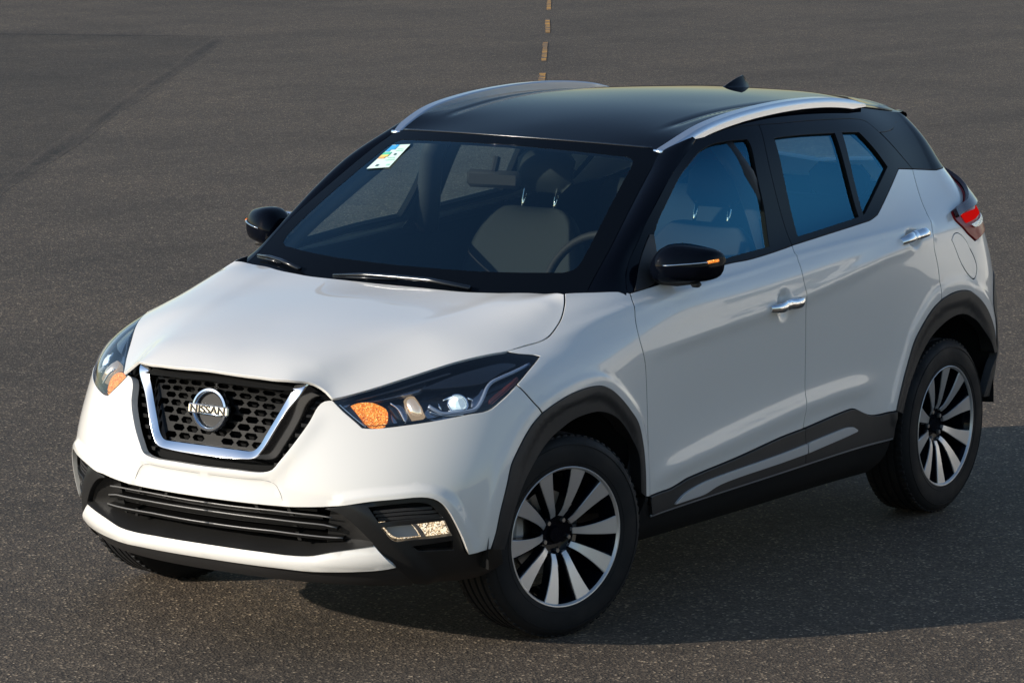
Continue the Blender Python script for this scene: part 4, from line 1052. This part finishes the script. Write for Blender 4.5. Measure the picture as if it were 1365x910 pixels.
M['litrefl'] = pmat('lit_reflector', (.95, .80, .60), .14, 1.0, 0, bump=(40, .35, .004)); _b = M['litrefl'].node_tree.nodes['Principled BSDF']; _b.inputs['Emission Color'].default_value = (1, .72, .45, 1); _b.inputs['Emission Strength'].default_value = .22
M['facet2'] = pmat('smoked_chrome', (.32, .33, .36), .16, .95, 0, bump=(45, .5, .004)); M['darkamb'] = pmat('side_reflector', (.30, .05, .02), .2, .3, .5)
# -- headlights
hl_poly = outline([SM['hl_in'], SM['hl_low'], SM['hl_out'], SM['hl_top'], SM['hl_hood']], .014)
def bucket(U): return B(U, -.058)
HL = both(patch(bucket, BN, hl_poly, h=.03, gap=-.004, flange=-.05), 'headlamp', M['bezel'], (car, car))
lens = both(patch(Bf(-.001), BN, hl_poly, h=.014, gap=.0015, flange=.012), 'lens', M['lens'], HL)
def pp(pts, off, h=.012, g=0, fl_=.015, step=.008): return patch(Bf(off), BN, outline([invs(list(pts)+[pts[0]])], step), h=h, gap=g, flange=fl_)
both(pp([(467,539),(478,534),(489,532.5),(498,533.5),(506,537),(513,542),(516,548),(515,560),(510,567),(500,569),(490,566),(480,556)], -.020), 'indicator', M['amber'], HL)
m = MB(); m.tube([on(p, -.040) for p in ((546,522),(549,530),(554,541),(560,556))], [.019,.023,.024,.021], 24); both(m, 'reflector', M['litrefl'], HL)
m = MB(); m.tube([on(p, -.045) for p in ((519,531),(524,540),(531,552),(536,561))], [.010,.012,.012,.010], 14); both(m, 'reflector', M['bezel'], HL)
both(pp([(589,538),(602,528),(618,524),(632,531),(634,543),(622,548),(600,549)], -.034, fl_=.01), 'reflector', M['bezel'], HL)
def ball(c, r, nrm, n=20, flat=.6):
    mb = MB(); nn = Vector(nrm).normalized(); q = nn.to_track_quat('Z', 'Y'); V = []; F = []
    for i in range(9):
        ph = math.pi/2*i/8
        for k in range(n):
            a = 2*math.pi*k/n; V.append(tuple(Vector(c)+q@Vector((r*math.cos(ph)*math.cos(a), r*math.cos(ph)*math.sin(a), r*flat*math.sin(ph)))))
    for i in range(8):
        for k in range(n): F.append((i*n+k, i*n+(k+1) % n, (i+1)*n+(k+1) % n, (i+1)*n+k))
    mb.add(V, F); return mb
M['projector'] = sparkle('projector_glint', [(0, (.20, .25, .28)), (.5, (.5, .6, .62)), (1, (1, 1, 1))], 60, .7, .05, .5)  # bright glowing cells paint a highlight into the projector glass
for (p, r, o) in (((613,532), .027, -.036),):
    U = np.array([inv(p)]); both(ball(B(U, o)[0], r, BN(U)[0]), 'projector', M['projector'], HL)
U = np.array([inv((613,532))]); cc, nn = Vector(B(U, -.033)[0]), Vector(BN(U)[0]); q = nn.to_track_quat('Z', 'Y')
rg = MB(); rg.tube([tuple(cc+q@Vector((.031*math.cos(a), .031*math.sin(a), 0))) for a in np.linspace(0, 2*math.pi, 25)], .0035, 8, cap=False); both(rg, 'projector_ring', M['chrome'], HL)
for (pts, rr, mt, nm) in (([(572,538),(581,544),(592,549.5),(610,548.5),(628,546.5),(637,543.5),(642,537),(647,525),(651,513),(657,505),(667,499.5),(688,490),(708,480)], .0062, 'drl', 'light_guide'),
                          ([(449,535.5),(470,554),(487,567.5)], .003, 'chrome', 'bezel_edge'), ([(458,533),(500,521.5),(560,504),(600,492)], .0045, 'bezel', 'eyebrow'),
                          ([(520,533),(530,541),(538,556),(541,562)], .003, 'chrome', 'bezel_edge'), ([(574,547),(590,552),(620,551.5)], .002, 'chrome', 'bezel_edge')):
    pts3 = [on(p, -.018) for p in catmull([np.array(p, float) for p in pts], 5)]
    m = MB(); m.tube(pts3, rr, 8); both(m, nm, M[mt], HL)
both(pp([(449,533),(500,519.5),(540,507),(566,500),(560,511),(520,521),(470,532),(458,540)], -.030, fl_=.012), 'bezel_plate', M['facet2'], HL)
both(pp([(572,540),(581,546),(592,551),(610,551),(606,556),(585,559),(574,556),(568,548)], -.030, fl_=.01), 'bezel_plate', M['facet2'], HL)
both(pp([(632,528),(641,520),(646,512),(650,516),(645,527),(640,538),(634,541)], -.026, fl_=.01), 'bezel_plate', M['facet2'], HL)
both(pp([(520,530),(531,528),(539,536),(543,555),(536,563),(526,561)], -.046, fl_=.01), 'bezel_plate', M['facet2'], HL)
both(pp([(656,530),(664,522),(682,506),(692,497),(694,500),(672,524),(658,537)], -.020, fl_=.008), 'side_reflector', M['darkamb'], HL)
for (a_, b_) in (((592,528),(604,521)), ((586,533),(590,545)), ((626,524),(634,530)), ((600,545),(624,543))):
    m = MB(); m.tube([on(a_, -.028), on(((a_[0]+b_[0])/2, (a_[1]+b_[1])/2), -.026), on(b_, -.028)], .0032, 8); both(m, 'bezel_edge', M['chrome'], HL)
both(pp([(560,512),(600,496),(640,484),(668,477),(690,478),(668,490),(648,503),(600,510)], -.022, fl_=.01), 'upper_bezel', M['bezel'], HL)

# -- tail lamps: dark upper cover and clear strip
cvt = outline([[tlo[2], tlo[3]]+tli, [tli[-1], np.array([UTL-.12, 1.0]), np.array([UTL, 1.03])], [np.array([UTL, 1.03]), np.array([UTL, .925])], [np.array([UTL, .925]), inv((1302,271)), tlo[2]]], .014)
both(patch(S, SN, cvt, h=.018, flange=.015, off=.026, gap=0), 'upper_cover', M['darkred'], taill)
tlm = invs([(1290,283),(1303,276),(1309,272)])
both(pp([(1292,300),(1303,292),(1311,286),(1311,290),(1306,296),(1296,303)], .012, fl_=.006), 'reversing_lamp', M['facet'], taill)
M['redlit'] = pmat('lit_tail_light', (.35, .002, .002), .8, 0, 0, .0); _b = M['redlit'].node_tree.nodes['Principled BSDF']; _b.inputs['Emission Color'].default_value = (1, .012, .010, 1); _b.inputs['Emission Strength'].default_value = .22
both(pp([(1279,288),(1290,283),(1303,276),(1309.5,272),(1310,282),(1301,288),(1291,295.5),(1285,297)], .009, fl_=.006), 'light_band', M['redlit'], taill)
def seam_tube(U, r=.0075, o=-.014): m = MB(); m.tube(list(S(np.array(U))+SN(np.array(U))*o), r, 6); return m  # black tubes sunk behind the gaps to stand in for their deep shade
# -- fuel flap
ml = patch(S, SN, fuel, h=.012, gap=.0015, flange=.012, off=.0005); ml.obj('fuel_flap', M['white'], quarters[0])
fe = np.vstack([np.array(fuel), np.array(fuel)[:1]]); both(seam_tube(fe, .006, -.008), 'gap_shade', M['matte'], quarters)

for key, par in (('dgap', fenders), ('bgap', fdoor), ('rgap', rdoor), ('bseam', fenders), ('ugap', fdoor), ('rupper', rdoor), ('fupper', fdoor), ('hseam', fenders), ('ktop', rdoor), ('cbot', quarters)):
    both(seam_tube(dens(catmull([np.array(p) for p in SM[key]], .02), 30)), 'gap_shade', M['matte'], par)

# ================================================================== inner shell, arches, floor
shellp = outline([A2((.02, .10), (2.95, .10)), A2((2.95, .10), (2.95, .86)), A2((2.95, .86), (.02, .86)), A2((.02, .86), (.02, .10))], .05)
cut = []
for (cx, cz, r) in ((0.0, .36, .40), (-2.605, .36, .415)):
    pass
def uw_of(x, z):   # side position -> domain
    u = X1-x; W = np.linspace(0, 1.25, 126); P = base(np.c_[np.full(126, u), W]); return np.array([u, np.interp(z, P[:, 2], W)])
ds_ = outline([A2((.46, .05), (2.12, .05)), A2((2.12, .05), (2.12, .90)), A2((2.12, .90), (.46, .885)), A2((.46, .885), (.46, .05))], .05)
shell = both(patch(S, SN, ds_, h=.06, gap=0, flange=0, off=-.045), 'inner_panel', M['trim'], (fdoor[0], fdoor[1]))
ds2 = outline([A2((2.1, .55), (3.6, .55)), A2((3.6, .55), (3.6, .90)), A2((3.6, .90), (2.1, .90)), A2((2.1, .90), (2.1, .55))], .05)
both(patch(S, SN, ds2, h=.06, gap=0, flange=0, off=-.05), 'inner_panel', M['trim'], (rdoor[0], rdoor[1]))
# arch liners
for (cx, cz, r, y0, y1) in ((0.0, .345, .415, .40, .80), (-2.6, .36, .425, .42, .815)):
    m = MB(); n = 30; V = []; F = []
    for i in range(n+1):
        a = R_(-8)+R_(188)*i/n
        for (rr, y) in ((r+.02, y1+.02), (r, y1-.03), (r-.01, y0), (.05, y0)): V.append((cx+rr*math.cos(a), y, max(.14, cz+rr*math.sin(a))))
    for i in range(n):
        for j in range(3): F.append((i*4+j, i*4+j+1, (i+1)*4+j+1, (i+1)*4+j))
    m.add(V, F); both(m, 'arch_liner', M['matte'], (car, car))
fl_ = MB()
fl_.box((-1.30, 0, .27), (1.62, 1.50, .06), bev=.02)
fl_.box((.16, 0, .30), (.94, .82, .08), bev=.02); fl_.box((-2.75, 0, .34), (1.15, .82, .12), bev=.02)
fl_.box((.35, 0, .55), (.30, 1.10, .42), bev=.03); fl_.box((-.05, 0, .62), (.7, .78, .55), bev=.03); fl_.box((-2.9, 0, .48), (.7, .8, .3), bev=.03)
fl_.obj('underbody', M['matte'], car, smooth=False)
hl_ = patch(lambda X: hoodf(X)-[0, 0, .045], hoodn, hp, h=.06, gap=.02, flange=0, center=centre_y); join_mirror(hl_).obj('bonnet_liner', M['matte'], hood)
rl_ = patch(lambda X: rooff(X)-[0, 0, .045], roofn, rp, h=.08, gap=.02, flange=0, center=centre_y); join_mirror(rl_).obj('headliner', M['headliner'], roof)

# ================================================================== wheels
def tyre_mb():
    m = MB(); P = [(.216, .088), (.222, .098), (.232, .102), (.250, .1045), (.272, .1055), (.290, .104), (.304, .100), (.314, .093), (.3215, .083), (.3255, .076)]
    tr = []
    for g in (-.052, -.018, .018, .052):
        tr += [(g-.006, .328-.0006*abs(g)/.05), (g-.0045, .3205), (g+.0045, .3205), (g+.006, .328-.0006*abs(g)/.05)]
    prof = [(r, y) for r, y in P]+[(r, y) for y, r in reversed(tr)]+[(r, -y) for r, y in reversed(P)]
    m.lathe(prof, 120)
    # raised sidewall ribs
    m.lathe([(.2405, .1020), (.2415, .1045), (.2435, .1050), (.2445, .1035)], 96); m.lathe([(.296, .1015), (.297, .1045), (.2995, .1040), (.3005, .1000)], 96)
    # shoulder blocks
    for k in range(72):
        a = 2*math.pi*k/72
        for s in (1, -1):
            M_ = Matrix.Rotation(-a, 3, 'Y')
            c = M_@Vector((.3225, 0, 0)); c.y = s*.072; m.box(tuple(c), (.0125, .020, .019), M_=M_, bev=.002)
    return m
def rim_mbs():
    al = MB(); bk = MB()
    al.lathe([(.2265, .0985), (.2285, .1000), (.2265, .1015), (.2235, .1010), (.2205, .0975), (.2180, .0930)], 96)
    bk.lathe([(.2275, .0975), (.2240, .0900), (.2180, .0925), (.212, .080), (.205, .03), (.198, -.02), (.198, -.085), (.225, -.095)], 72)
    # hub
    bk.lathe([(.001, .050), (.024, .050), (.026, .046), (.028, .040), (.050, .042), (.062, .046), (.070, .050), (.074, .040), (.078, .010), (.060, -.01)], 48)
    def spoke(a, wi, wo, kink, mbx, y0, y1, z0=.062, z1=.2195, drop=0.):
        # centre line runs outwards, kinked sideways; section: flat face with walls
        N = 9; V = []; F = []
        for i in range(N):
            t = i/(N-1); r = z0+(z1-z0)*t; off = kink*(t*(1-t)*4)*.5+kink*.6*(t-.5); e = t**1.5
            w = wi+(wo-wi)*(t**1.3); y = y0+(y1-y0)*(t**.6); r1 = r; dep = .034
            for (s, yy) in ((-1, y-dep), (-1, y-.0015), (-.93, y), (.93, y), (1, y-.0015), (1, y-dep)):
                x_ = off+s*w/2; V.append((x_*math.cos(a)+r1*math.sin(a)*1.0, yy-drop, -x_*math.sin(a)+r1*math.cos(a)))
        for i in range(N-1):
            for j in range(5): F.append((i*6+j, (i+1)*6+j, (i+1)*6+j+1, i*6+j+1))
        F.append(tuple(range(6))); F.append(tuple((N-1)*6+j for j in reversed(range(6))))
        mbx.add(V, F)
    for k in range(5):
        b = 2*math.pi*k/5
        for s in (1, -1):
            a = b+s*R_(17.5)
            spoke(a, .020, .060, s*.008, al, .058, .0945)
            spoke(a+s*R_(.6), .025, .068, s*.008, bk, .058, .0945, drop=.004)
        for j in range(1):
            a = b+R_(36); c = (.052*math.sin(a), .050, .052*math.cos(a)); V = []; F = []
            for (r, y) in ((.009, .040), (.009, .052), (.007, .055), (.001, .055)):
                for q in range(6): th = q*math.pi/3; V.append((c[0]+r*math.cos(th), y, c[2]+r*math.sin(th)))
            for i in range(3):
                for q in range(6): F.append((i*6+q, (i+1)*6+q, (i+1)*6+(q+1) % 6, i*6+(q+1) % 6))
            bk.add(V, F, mi=1)
    return al, bk
T_ = tyre_mb(); AL, BK = rim_mbs()
DI = MB(); DI.lathe([(.05, -.005), (.135, -.005), (.136, -.010), (.136, -.026), (.05, -.026)], 64)
CA = MB(); CA.box((.125, -.012, .02), (.05, .06, .13), bev=.012)
def wheel(x, y, steer, rot, side):
    w = empty('wheel', car, (x, y, .328)); w.rotation_euler = (0, 0, R_(steer))
    for mb, nm, mt, kw in ((T_, 'tyre', M['rubber'], dict(sharp=45)), (BK, 'rim_barrel', None, dict(mats=[M['gloss'], M['disc']], sharp=35)), (AL, 'rim_face', M['alu'], dict(sharp=25)), (DI, 'brake_disc', M['disc'], dict(sharp=30)), (CA, 'brake_caliper', M['silver'], dict(sharp=30))):
        m = MB(); cr, sr = math.cos(R_(rot)), math.sin(R_(rot))
        if nm in ('brake_caliper',): cr, sr = (1, 0)
        V = [(v[0]*cr+v[2]*sr, v[1], -v[0]*sr+v[2]*cr) for v in mb.V]; m.V = V; m.F = list(mb.F); m.mi = list(mb.mi)
        if side < 0: m = m.mirrored()
        o = m.obj(nm, mt, w, **kw)
    return w
wheel(0.0, .752, -17, 4, 1); wheel(-2.61, .752, 0, -20, 1); wheel(0.0, -.752, -17, 30, -1); wheel(-2.61, -.752, 0, 50, -1)

# ================================================================== roof rails, aerial, spoiler
rail_c = [(-.990, .548, 1.470), (-1.05, .562, 1.492), (-1.218, .575, 1.541), (-1.459, .578, 1.573), (-1.758, .577, 1.589), (-2.0, .573, 1.588), (-2.15, .569, 1.580), (-2.30, .563, 1.564), (-2.44, .556, 1.538)]
C3 = res([np.array(p) for p in rail_c], 70); m = MB(); V = []; F = []
for i, p in enumerate(C3):
    t = i/69; hw = .024*min(1, .75+t*4) if t < .9 else .024*(1-(t-.9)*5); hh = .034 if t < .9 else .036*(1-(t-.9)*7)
    tl = -.10
    for (a, b) in ((-1, -1.5), (-1, -.12), (-.8, 0), (.6, -.05), (.95, -.30), (1.0, -.62), (1.02, -1.05)):
        V.append((p[0], p[1]+a*hw, p[2]+b*hh))
w = 7
for i in range(69):
    for j in range(w-1): F.append((i*w+j, i*w+j+1, (i+1)*w+j+1, (i+1)*w+j))
F.append(tuple(range(w))); F.append(tuple(69*w+j for j in reversed(range(w)))); m.add(V, F)
rails = both(m, 'roof_rail', M['alubar'], (car, car), sharp=40)
for x in (-1.27, -1.40, -1.98, -2.12):
    pl2 = MB()
    i = int(np.argmin(np.abs(C3[:, 0]-x))); p = C3[i]; c = Vector((p[0], p[1]-.0215, p[2]-.018)); V = [tuple(c+Vector((.008*math.cos(a), 0, .008*math.sin(a)))) for a in np.linspace(0, 2*math.pi, 13)[:-1]]+[tuple(c+Vector((.006*math.cos(a), -.002, .006*math.sin(a)))) for a in np.linspace(0, 2*math.pi, 13)[:-1]]
    pl2.add(V, [(k, (k+1) % 12, 12+(k+1) % 12, 12+k) for k in range(12)]+[tuple(range(12, 24))]); both(pl2, 'bolt_cap', M['satin'], rails)

rc_ = MB(); rc_.box((-.989, .548, 1.462), (.008, .040, .022), bev=.003); both(rc_, 'rail_end_cap', M['chrome'], rails)
# header seal
hx = np.array([(s, 1.0) for s in np.linspace(-.93, .93, 40)]); m = MB(); m.tube(list(wsf(hx)+[-.004, 0, .002]), .0035, 8); m.obj('header_seal', M['bezel'], windscreen)
m = MB(); fin = []; n = 9
for i in range(n):
    t = i/(n-1); x = -2.365-.185*t; h = .058*(t**.8)*(1 if t < .78 else max(0, 1-(t-.78)/.22*.75)); hw = .020*math.sin(math.pi*min(1, .12+t*.9)) + .004
    z0 = float(RT(np.array([[x, 0.]]))[0])-.004
    for (a, b) in ((-1, 0), (-.75, .12), (-.25, .75), (-.08, 1), (.08, 1), (.25, .75), (.75, .12), (1, 0)): fin.append((x, a*hw, z0+b*h+.003))
m.add(fin, [(i*8+j, i*8+j+1, (i+1)*8+j+1, (i+1)*8+j) for i in range(n-1) for j in range(7)]+[tuple(range(8)), tuple((n-1)*8+j for j in reversed(range(8)))])
m.obj('aerial_fin', M['gloss'], roof, sharp=50)
# rear roof spoiler lip
m = MB(); V = []; yy = np.linspace(0, .53, 14)
for y in yy:
    xr = -2.90+.06*(y/.5)**2-(.0 if y < .45 else -.03); z = float(RT(np.array([[max(xr, -2.92), y]]))[0])
    for (dx, dz) in ((.06, .001), (0, .001), (-.035, -.004), (-.045, -.016), (-.01, -.040), (.08, -.06)): V.append((xr+dx, y, z+dz))
m.add(V, [(i*6+j, i*6+j+1, (i+1)*6+j+1, (i+1)*6+j) for i in range(13) for j in range(5)]); mm = MB(); mm.add(m.V, m.F); r_ = m.mirrored(); mm.add(r_.V, r_.F)
mm.obj('rear_spoiler', M['gloss'], car, sharp=50)

# ================================================================== door mirrors
def mirror_side():
    hs = MB(); V = []; F = []; N = 15; Mq = 28
    ys = [.768, .775, .785, .80, .82, .845, .87, .895, .915, .93, .945, .957, .965, .970, .972]
    top = [1.150, 1.165, 1.178, 1.193, 1.204, 1.207, 1.205, 1.201, 1.197, 1.194, 1.189, 1.183, 1.175, 1.162, 1.150]
    bot = [1.105, 1.092, 1.084, 1.078, 1.076, 1.076, 1.078, 1.080, 1.082, 1.084, 1.088, 1.093, 1.101, 1.115, 1.130]
    fx = [-.590, -.575, -.562, -.553, -.550, -.556, -.568, -.584, -.599, -.612, -.630, -.650, -.672, -.700, -.718]
    bx = [-.66, -.675, -.685, -.695, -.702, -.710, -.716, -.721, -.725, -.727, -.729, -.730, -.730, -.728, -.725]
    for i, y in enumerate(ys):
        zc, hz = (top[i]+bot[i])/2, (top[i]-bot[i])/2; xb = (fx[i]+bx[i])/2; hd = (fx[i]-bx[i])/2
        for k in range(Mq):
            a = 2*math.pi*k/Mq; c, s = math.cos(a), math.sin(a)
            ex = abs(c)**.75*(1 if c > 0 else -1); ez = abs(s)**.72*(1 if s > 0 else -1)
            x = xb+ex*hd-(.012*max(0, ez)); V.append((x, y, zc+ez*hz))
    for i in range(N-1):
        for k in range(Mq): F.append((i*Mq+k, i*Mq+(k+1) % Mq, (i+1)*Mq+(k+1) % Mq, (i+1)*Mq+k))
    F.append(tuple(range(Mq))[::-1]); F.append(tuple((N-1)*Mq+k for k in range(Mq)))
    hs.add(V, F); return hs
mir = both(mirror_side(), 'door_mirror', M['gloss'], (car, car), sharp=60)
m = MB(); m.box((-.722, .872, 1.142), (.016, .165, .085), bev=.004); both(m, 'mirror_glass', M['mirrorglass'], mir)
m = MB(); m.tube([(-.60, .755, 1.085), (-.63, .79, 1.078), (-.645, .84, 1.076), (-.66, .90, 1.080)], [.022, .024, .024, .012], 12, flat=.55); m.box((-.655, .905, 1.074), (.03, .035, .02), bev=.008); both(m, 'mirror_stalk', M['plastic'], mir, sharp=40)
def mfront(y, z):   # front skin of the mirror at height z
    return None
m = MB(); P_ = [(-.5545, .835, 1.140), (-.5615, .855, 1.142), (-.572, .876, 1.144), (-.5835, .895, 1.146), (-.6000, .917, 1.148), (-.618, .936, 1.150), (-.645, .955, 1.152), (-.690, .9685, 1.155)]
ex = []
for x, y, z in P_: ex.append((x+.0, y, z))
m.tube(ex, .0035, 8, flat=.8); both(m, 'side_indicator', M['chrome'], mir)
m = MB(); m.tube([ex[-2], ex[-1]], .0050, 8); both(m, 'indicator_tip', M['amber'], mir)
# black sail corner
sail = outline([invs([(866,313),(871,314)]), invs([(871,314),(876,345),(880,371)]), invs([(880,371),(862,383),(846,388)]), invs([(846,388),(853,350),(866,313)])], .014)
both(patch(S, SN, sail, h=.02, gap=0, flange=.01, off=.004), 'mirror_sail', M['plastic'], fdoor)

# ================================================================== door handles
for (a, b, cpx, dr) in (((1025,412),(1067,399),(1045,405),fdoor), ((1201,323),(1235,311),(1217,317),rdoor)):
    ua, ub = inv(a), inv(b); U = dens([ua, ub], 17); Pn = S(U); Nn = SN(U); V = []; F = []
    for i in range(17):
        t = i/16; o = .002+.030*math.sin(math.pi*t)**.45; r = .0195*(.55+.45*math.sin(math.pi*t)**.5); d = Nn[i]; tg = (Pn[-1]-Pn[0]); tg /= np.linalg.norm(tg); up = np.cross(tg, d); up /= np.linalg.norm(up)
        for k in range(12):
            th = 2*math.pi*k/12; V.append(Pn[i]+d*(o+math.cos(th)*r*.55)+up*math.sin(th)*r)
    for i in range(16):
        for k in range(12): F.append((i*12+k, i*12+(k+1) % 12, (i+1)*12+(k+1) % 12, (i+1)*12+k))
    F += [tuple(range(12)), tuple(192+k for k in range(12))]
    m = MB(); m.add(V, F); both(m, 'door_handle', M['chrome'], dr, sharp=60)

# ================================================================== wipers, sticker
def wsp_px(p):
    s, t = np.meshgrid(np.linspace(-1, 1, 161), np.linspace(0, 1, 121)); X = np.c_[s.ravel(), t.ravel()]; q = proj(wsf(X)); i = np.argmin(np.hypot(*(q-np.array(p)).T)); X0 = X[i]
    for _ in range(6):
        XX = np.array([X0, X0+[1e-4, 0], X0+[0, 1e-4]]); q = proj(wsf(XX)); J = np.stack([(q[1]-q[0])/1e-4, (q[2]-q[0])/1e-4], 1); X0 = X0+np.linalg.lstsq(J, np.array(p)-q[0], rcond=1e-3)[0]
    return X0
for pts in ([(447,371),(490,370.5),(530,373.5),(575,378),(628,389)], [(347,345),(362,347),(378,352),(402,363)]):
    X = np.array([wsp_px(p) for p in pts]); P3 = wsf(X)+wsn(np.clip(X, [-1, .01], [1, .99]))*.016
    m = MB(); m.tube(list(P3), [.006, .008, .009, .010, .012][:len(pts)], 8, flat=.8); m.tube([P3[0]+[.0, 0, -.006], P3[len(pts)//2]+[0, 0, -.008]], .005, 6)
    m.obj('wiper', M['bezel'], windscreen)
q4 = [wsp_px(p) for p in ((489,226),(519,224),(547.5,193.5),(524,194.5))]
def cardp(a, b):   # a along the bottom edge, b up
    X = (q4[0]*(1-a)+q4[1]*a)*(1-b)+(q4[3]*(1-a)+q4[2]*a)*b; return X
stc = {0: (.62, .80, .72), 1: (.05, .35, .72), 2: (.10, .55, .35), 3: (.80, .62, .15), 4: (.80, .38, .15), 5: (.05, .10, .12), 6: (.35, .65, .50)}
smats = [pmat('sticker_ink', c, .5) for c in stc.values()]
mb = MB()
def card(a0, b0, a1, b1, mi, lift):
    X = np.array([cardp(a0, b0), cardp(a1, b0), cardp(a1, b1), cardp(a0, b1)]); P = wsf(X)+wsn(X)*lift; mb.add(P, [(0, 1, 2, 3)], mi=mi)
card(0, 0, 1, 1, 0, .0035)
card(.02, .70, .22, .97, 1, .0045); card(.22, .78, .42, .99, 1, .0045); card(.02, .56, .42, .67, 2, .0045); card(.03, .47, .42, .56, 3, .0045); card(.04, .40, .34, .47, 4, .0045)
card(.30, .07, .42, .15, 5, .0045); card(.78, .07, .92, .14, 6, .0045); card(.66, .52, .76, .60, 5, .0045); card(.50, .30, .92, .34, 6, .0045); card(.50, .40, .85, .43, 6, .0045); card(.55, .70, .92, .73, 6, .0045); card(.55, .78, .85, .81, 6, .0045)
mb.obj('sticker', None, windscreen, smooth=False, mats=smats)

# ================================================================== cabin
dp = [(-.20, 1.000), (-.30, 1.012), (-.48, 1.030), (-.62, 1.028), (-.70, 1.010), (-.74, .970), (-.72, .90), (-.64, .80), (-.60, .55)]
m = MB(); V = []; F = []; ysd = np.linspace(-.70, .70, 25)
for y in ysd:
    bump_ = .045*math.exp(-((y-.37)/.17)**2)
    for j, (x, z) in enumerate(dp): V.append((x, y, z+(bump_*math.exp(-((x+.62)/.14)**2))-.02*(abs(y)/.7)**4))
w = len(dp)
for i in range(24):
    for j in range(w-1): F.append((i*w+j, i*w+j+1, (i+1)*w+j+1, (i+1)*w+j))
m.add(V, F); m.obj('dashboard', M['trim'], car, sharp=70)
st = MB(); c = Vector((-.86, .37, 1.005)); tq = Matrix.Rotation(R_(-26), 3, 'Y')
st.tube([tuple(c+tq@Vector((0, .185*math.cos(a), .185*math.sin(a)))) for a in np.linspace(0, 2*math.pi, 41)], .0155, 10, cap=False)
for a in (0, math.pi, -math.pi/2): st.tube([tuple(c+tq@Vector((.02, .05*math.cos(a), .05*math.sin(a)))), tuple(c+tq@Vector((0, .18*math.cos(a), .18*math.sin(a))))], .014, 8)
st.box(tuple(c+tq@Vector((.02, 0, 0))), (.05, .15, .11), M_=tq, bev=.02); st.tube([tuple(c), (-.62, .37, .90)], .04, 10)
st.obj('steering_wheel', M['seat'], car, sharp=40)
def soft(mb, c, d, rotx=0., n=2, bev=.05, M_=None): mb.box(c, d, bev=bev, M_=M_)
def subd(o, lv=2):
    md = o.modifiers.new('s', 'SUBSURF'); md.levels = lv; md.render_levels = lv
def seat(y):
    s = empty('front_seat', car, (0, 0, 0))
    m = MB(); t = Matrix.Rotation(R_(-4), 3, 'Y'); m.box((-1.28, y, .60), (.52, .50, .14), bev=.05, M_=t); o = m.obj('seat_cushion', M['seat'], s); subd(o)
    R3 = Matrix.Rotation(R_(-20), 3, 'Y'); m = MB(); 
    # backrest as a lofted shield shape
    V = []; F = []; rows_ = [(0, .235, .09), (.12, .255, .10), (.26, .265, .105), (.40, .255, .10), (.50, .215, .09), (.56, .165, .07), (.585, .12, .045)]
    for (h, hw, th) in rows_:
        for k in range(20):
            a = 2*math.pi*k/20; cx = abs(math.cos(a))**.7*(1 if math.cos(a) > 0 else -1); cy = abs(math.sin(a))**.6*(1 if math.sin(a) > 0 else -1)
            bolster = .035*abs(cy)**3 if cx > 0 else 0
            v = R3@Vector((cx*th*.5+bolster, cy*hw, h)); V.append((v.x-1.455, v.y+y, v.z+.60))
    for i in range(len(rows_)-1):
        for k in range(20): F.append((i*20+k, i*20+(k+1) % 20, (i+1)*20+(k+1) % 20, (i+1)*20+k))
    F.append(tuple((len(rows_)-1)*20+k for k in range(20))); m.add(V, F); o = m.obj('backrest', M['seat'], s); subd(o, 1)
    hr = MB(); hr.box((-1.70, y, 1.285), (.10, .25, .17), bev=.045, M_=Matrix.Rotation(R_(-10), 3, 'Y')); o = hr.obj('headrest', M['seat'], s); subd(o)
    ps = MB()
    for d in (-.07, .07): ps.tube([(-1.645, y+d, 1.12), (-1.68, y+d, 1.23)], .007, 8)
    ps.obj('headrest_post', M['chrome'], s)
seat(.37); seat(-.37)
rs = empty('rear_seat', car)
m = MB(); m.box((-2.12, 0, .62), (.52, 1.28, .16), bev=.05); subd(m.obj('seat_cushion', M['seat'], rs))
m = MB(); m.box((-2.44, 0, .90), (.14, 1.28, .58), bev=.05, M_=Matrix.Rotation(R_(-18), 3, 'Y')); subd(m.obj('backrest', M['seat'], rs))
for y in (-.40, .40):
    m = MB(); m.box((-2.56, y, 1.23), (.09, .26, .13), bev=.04); subd(m.obj('headrest', M['seat'], rs))
m = MB(); m.box((-2.85, 0, .98), (.55, 1.10, .02)); m.obj('parcel_shelf', M['trim'], car)
m = MB(); m.box((-.80, 0, 1.350), (.03, .20, .062), bev=.014, M_=Matrix.Rotation(R_(12), 3, 'Z')); m.tube([(-.80, .0, 1.375), (-.82, 0, 1.425)], .014, 8); o = m.obj('interior_mirror', M['seat'], car, sharp=40)
# pillar trims inside
for pts, r in ((WE[2:58:5]+np.array([-.045, -.035, -.025]), .035), (np.array([(-1.46, .735, 1.06), (-1.42, .70, 1.22), (-1.38, .66, 1.36), (-1.34, .585, 1.475)]), .045)):
    m = MB(); m.tube([tuple(p) for p in pts], r, 10, flat=.9); both(m, 'pillar_trim', M['trim'], (car, car))
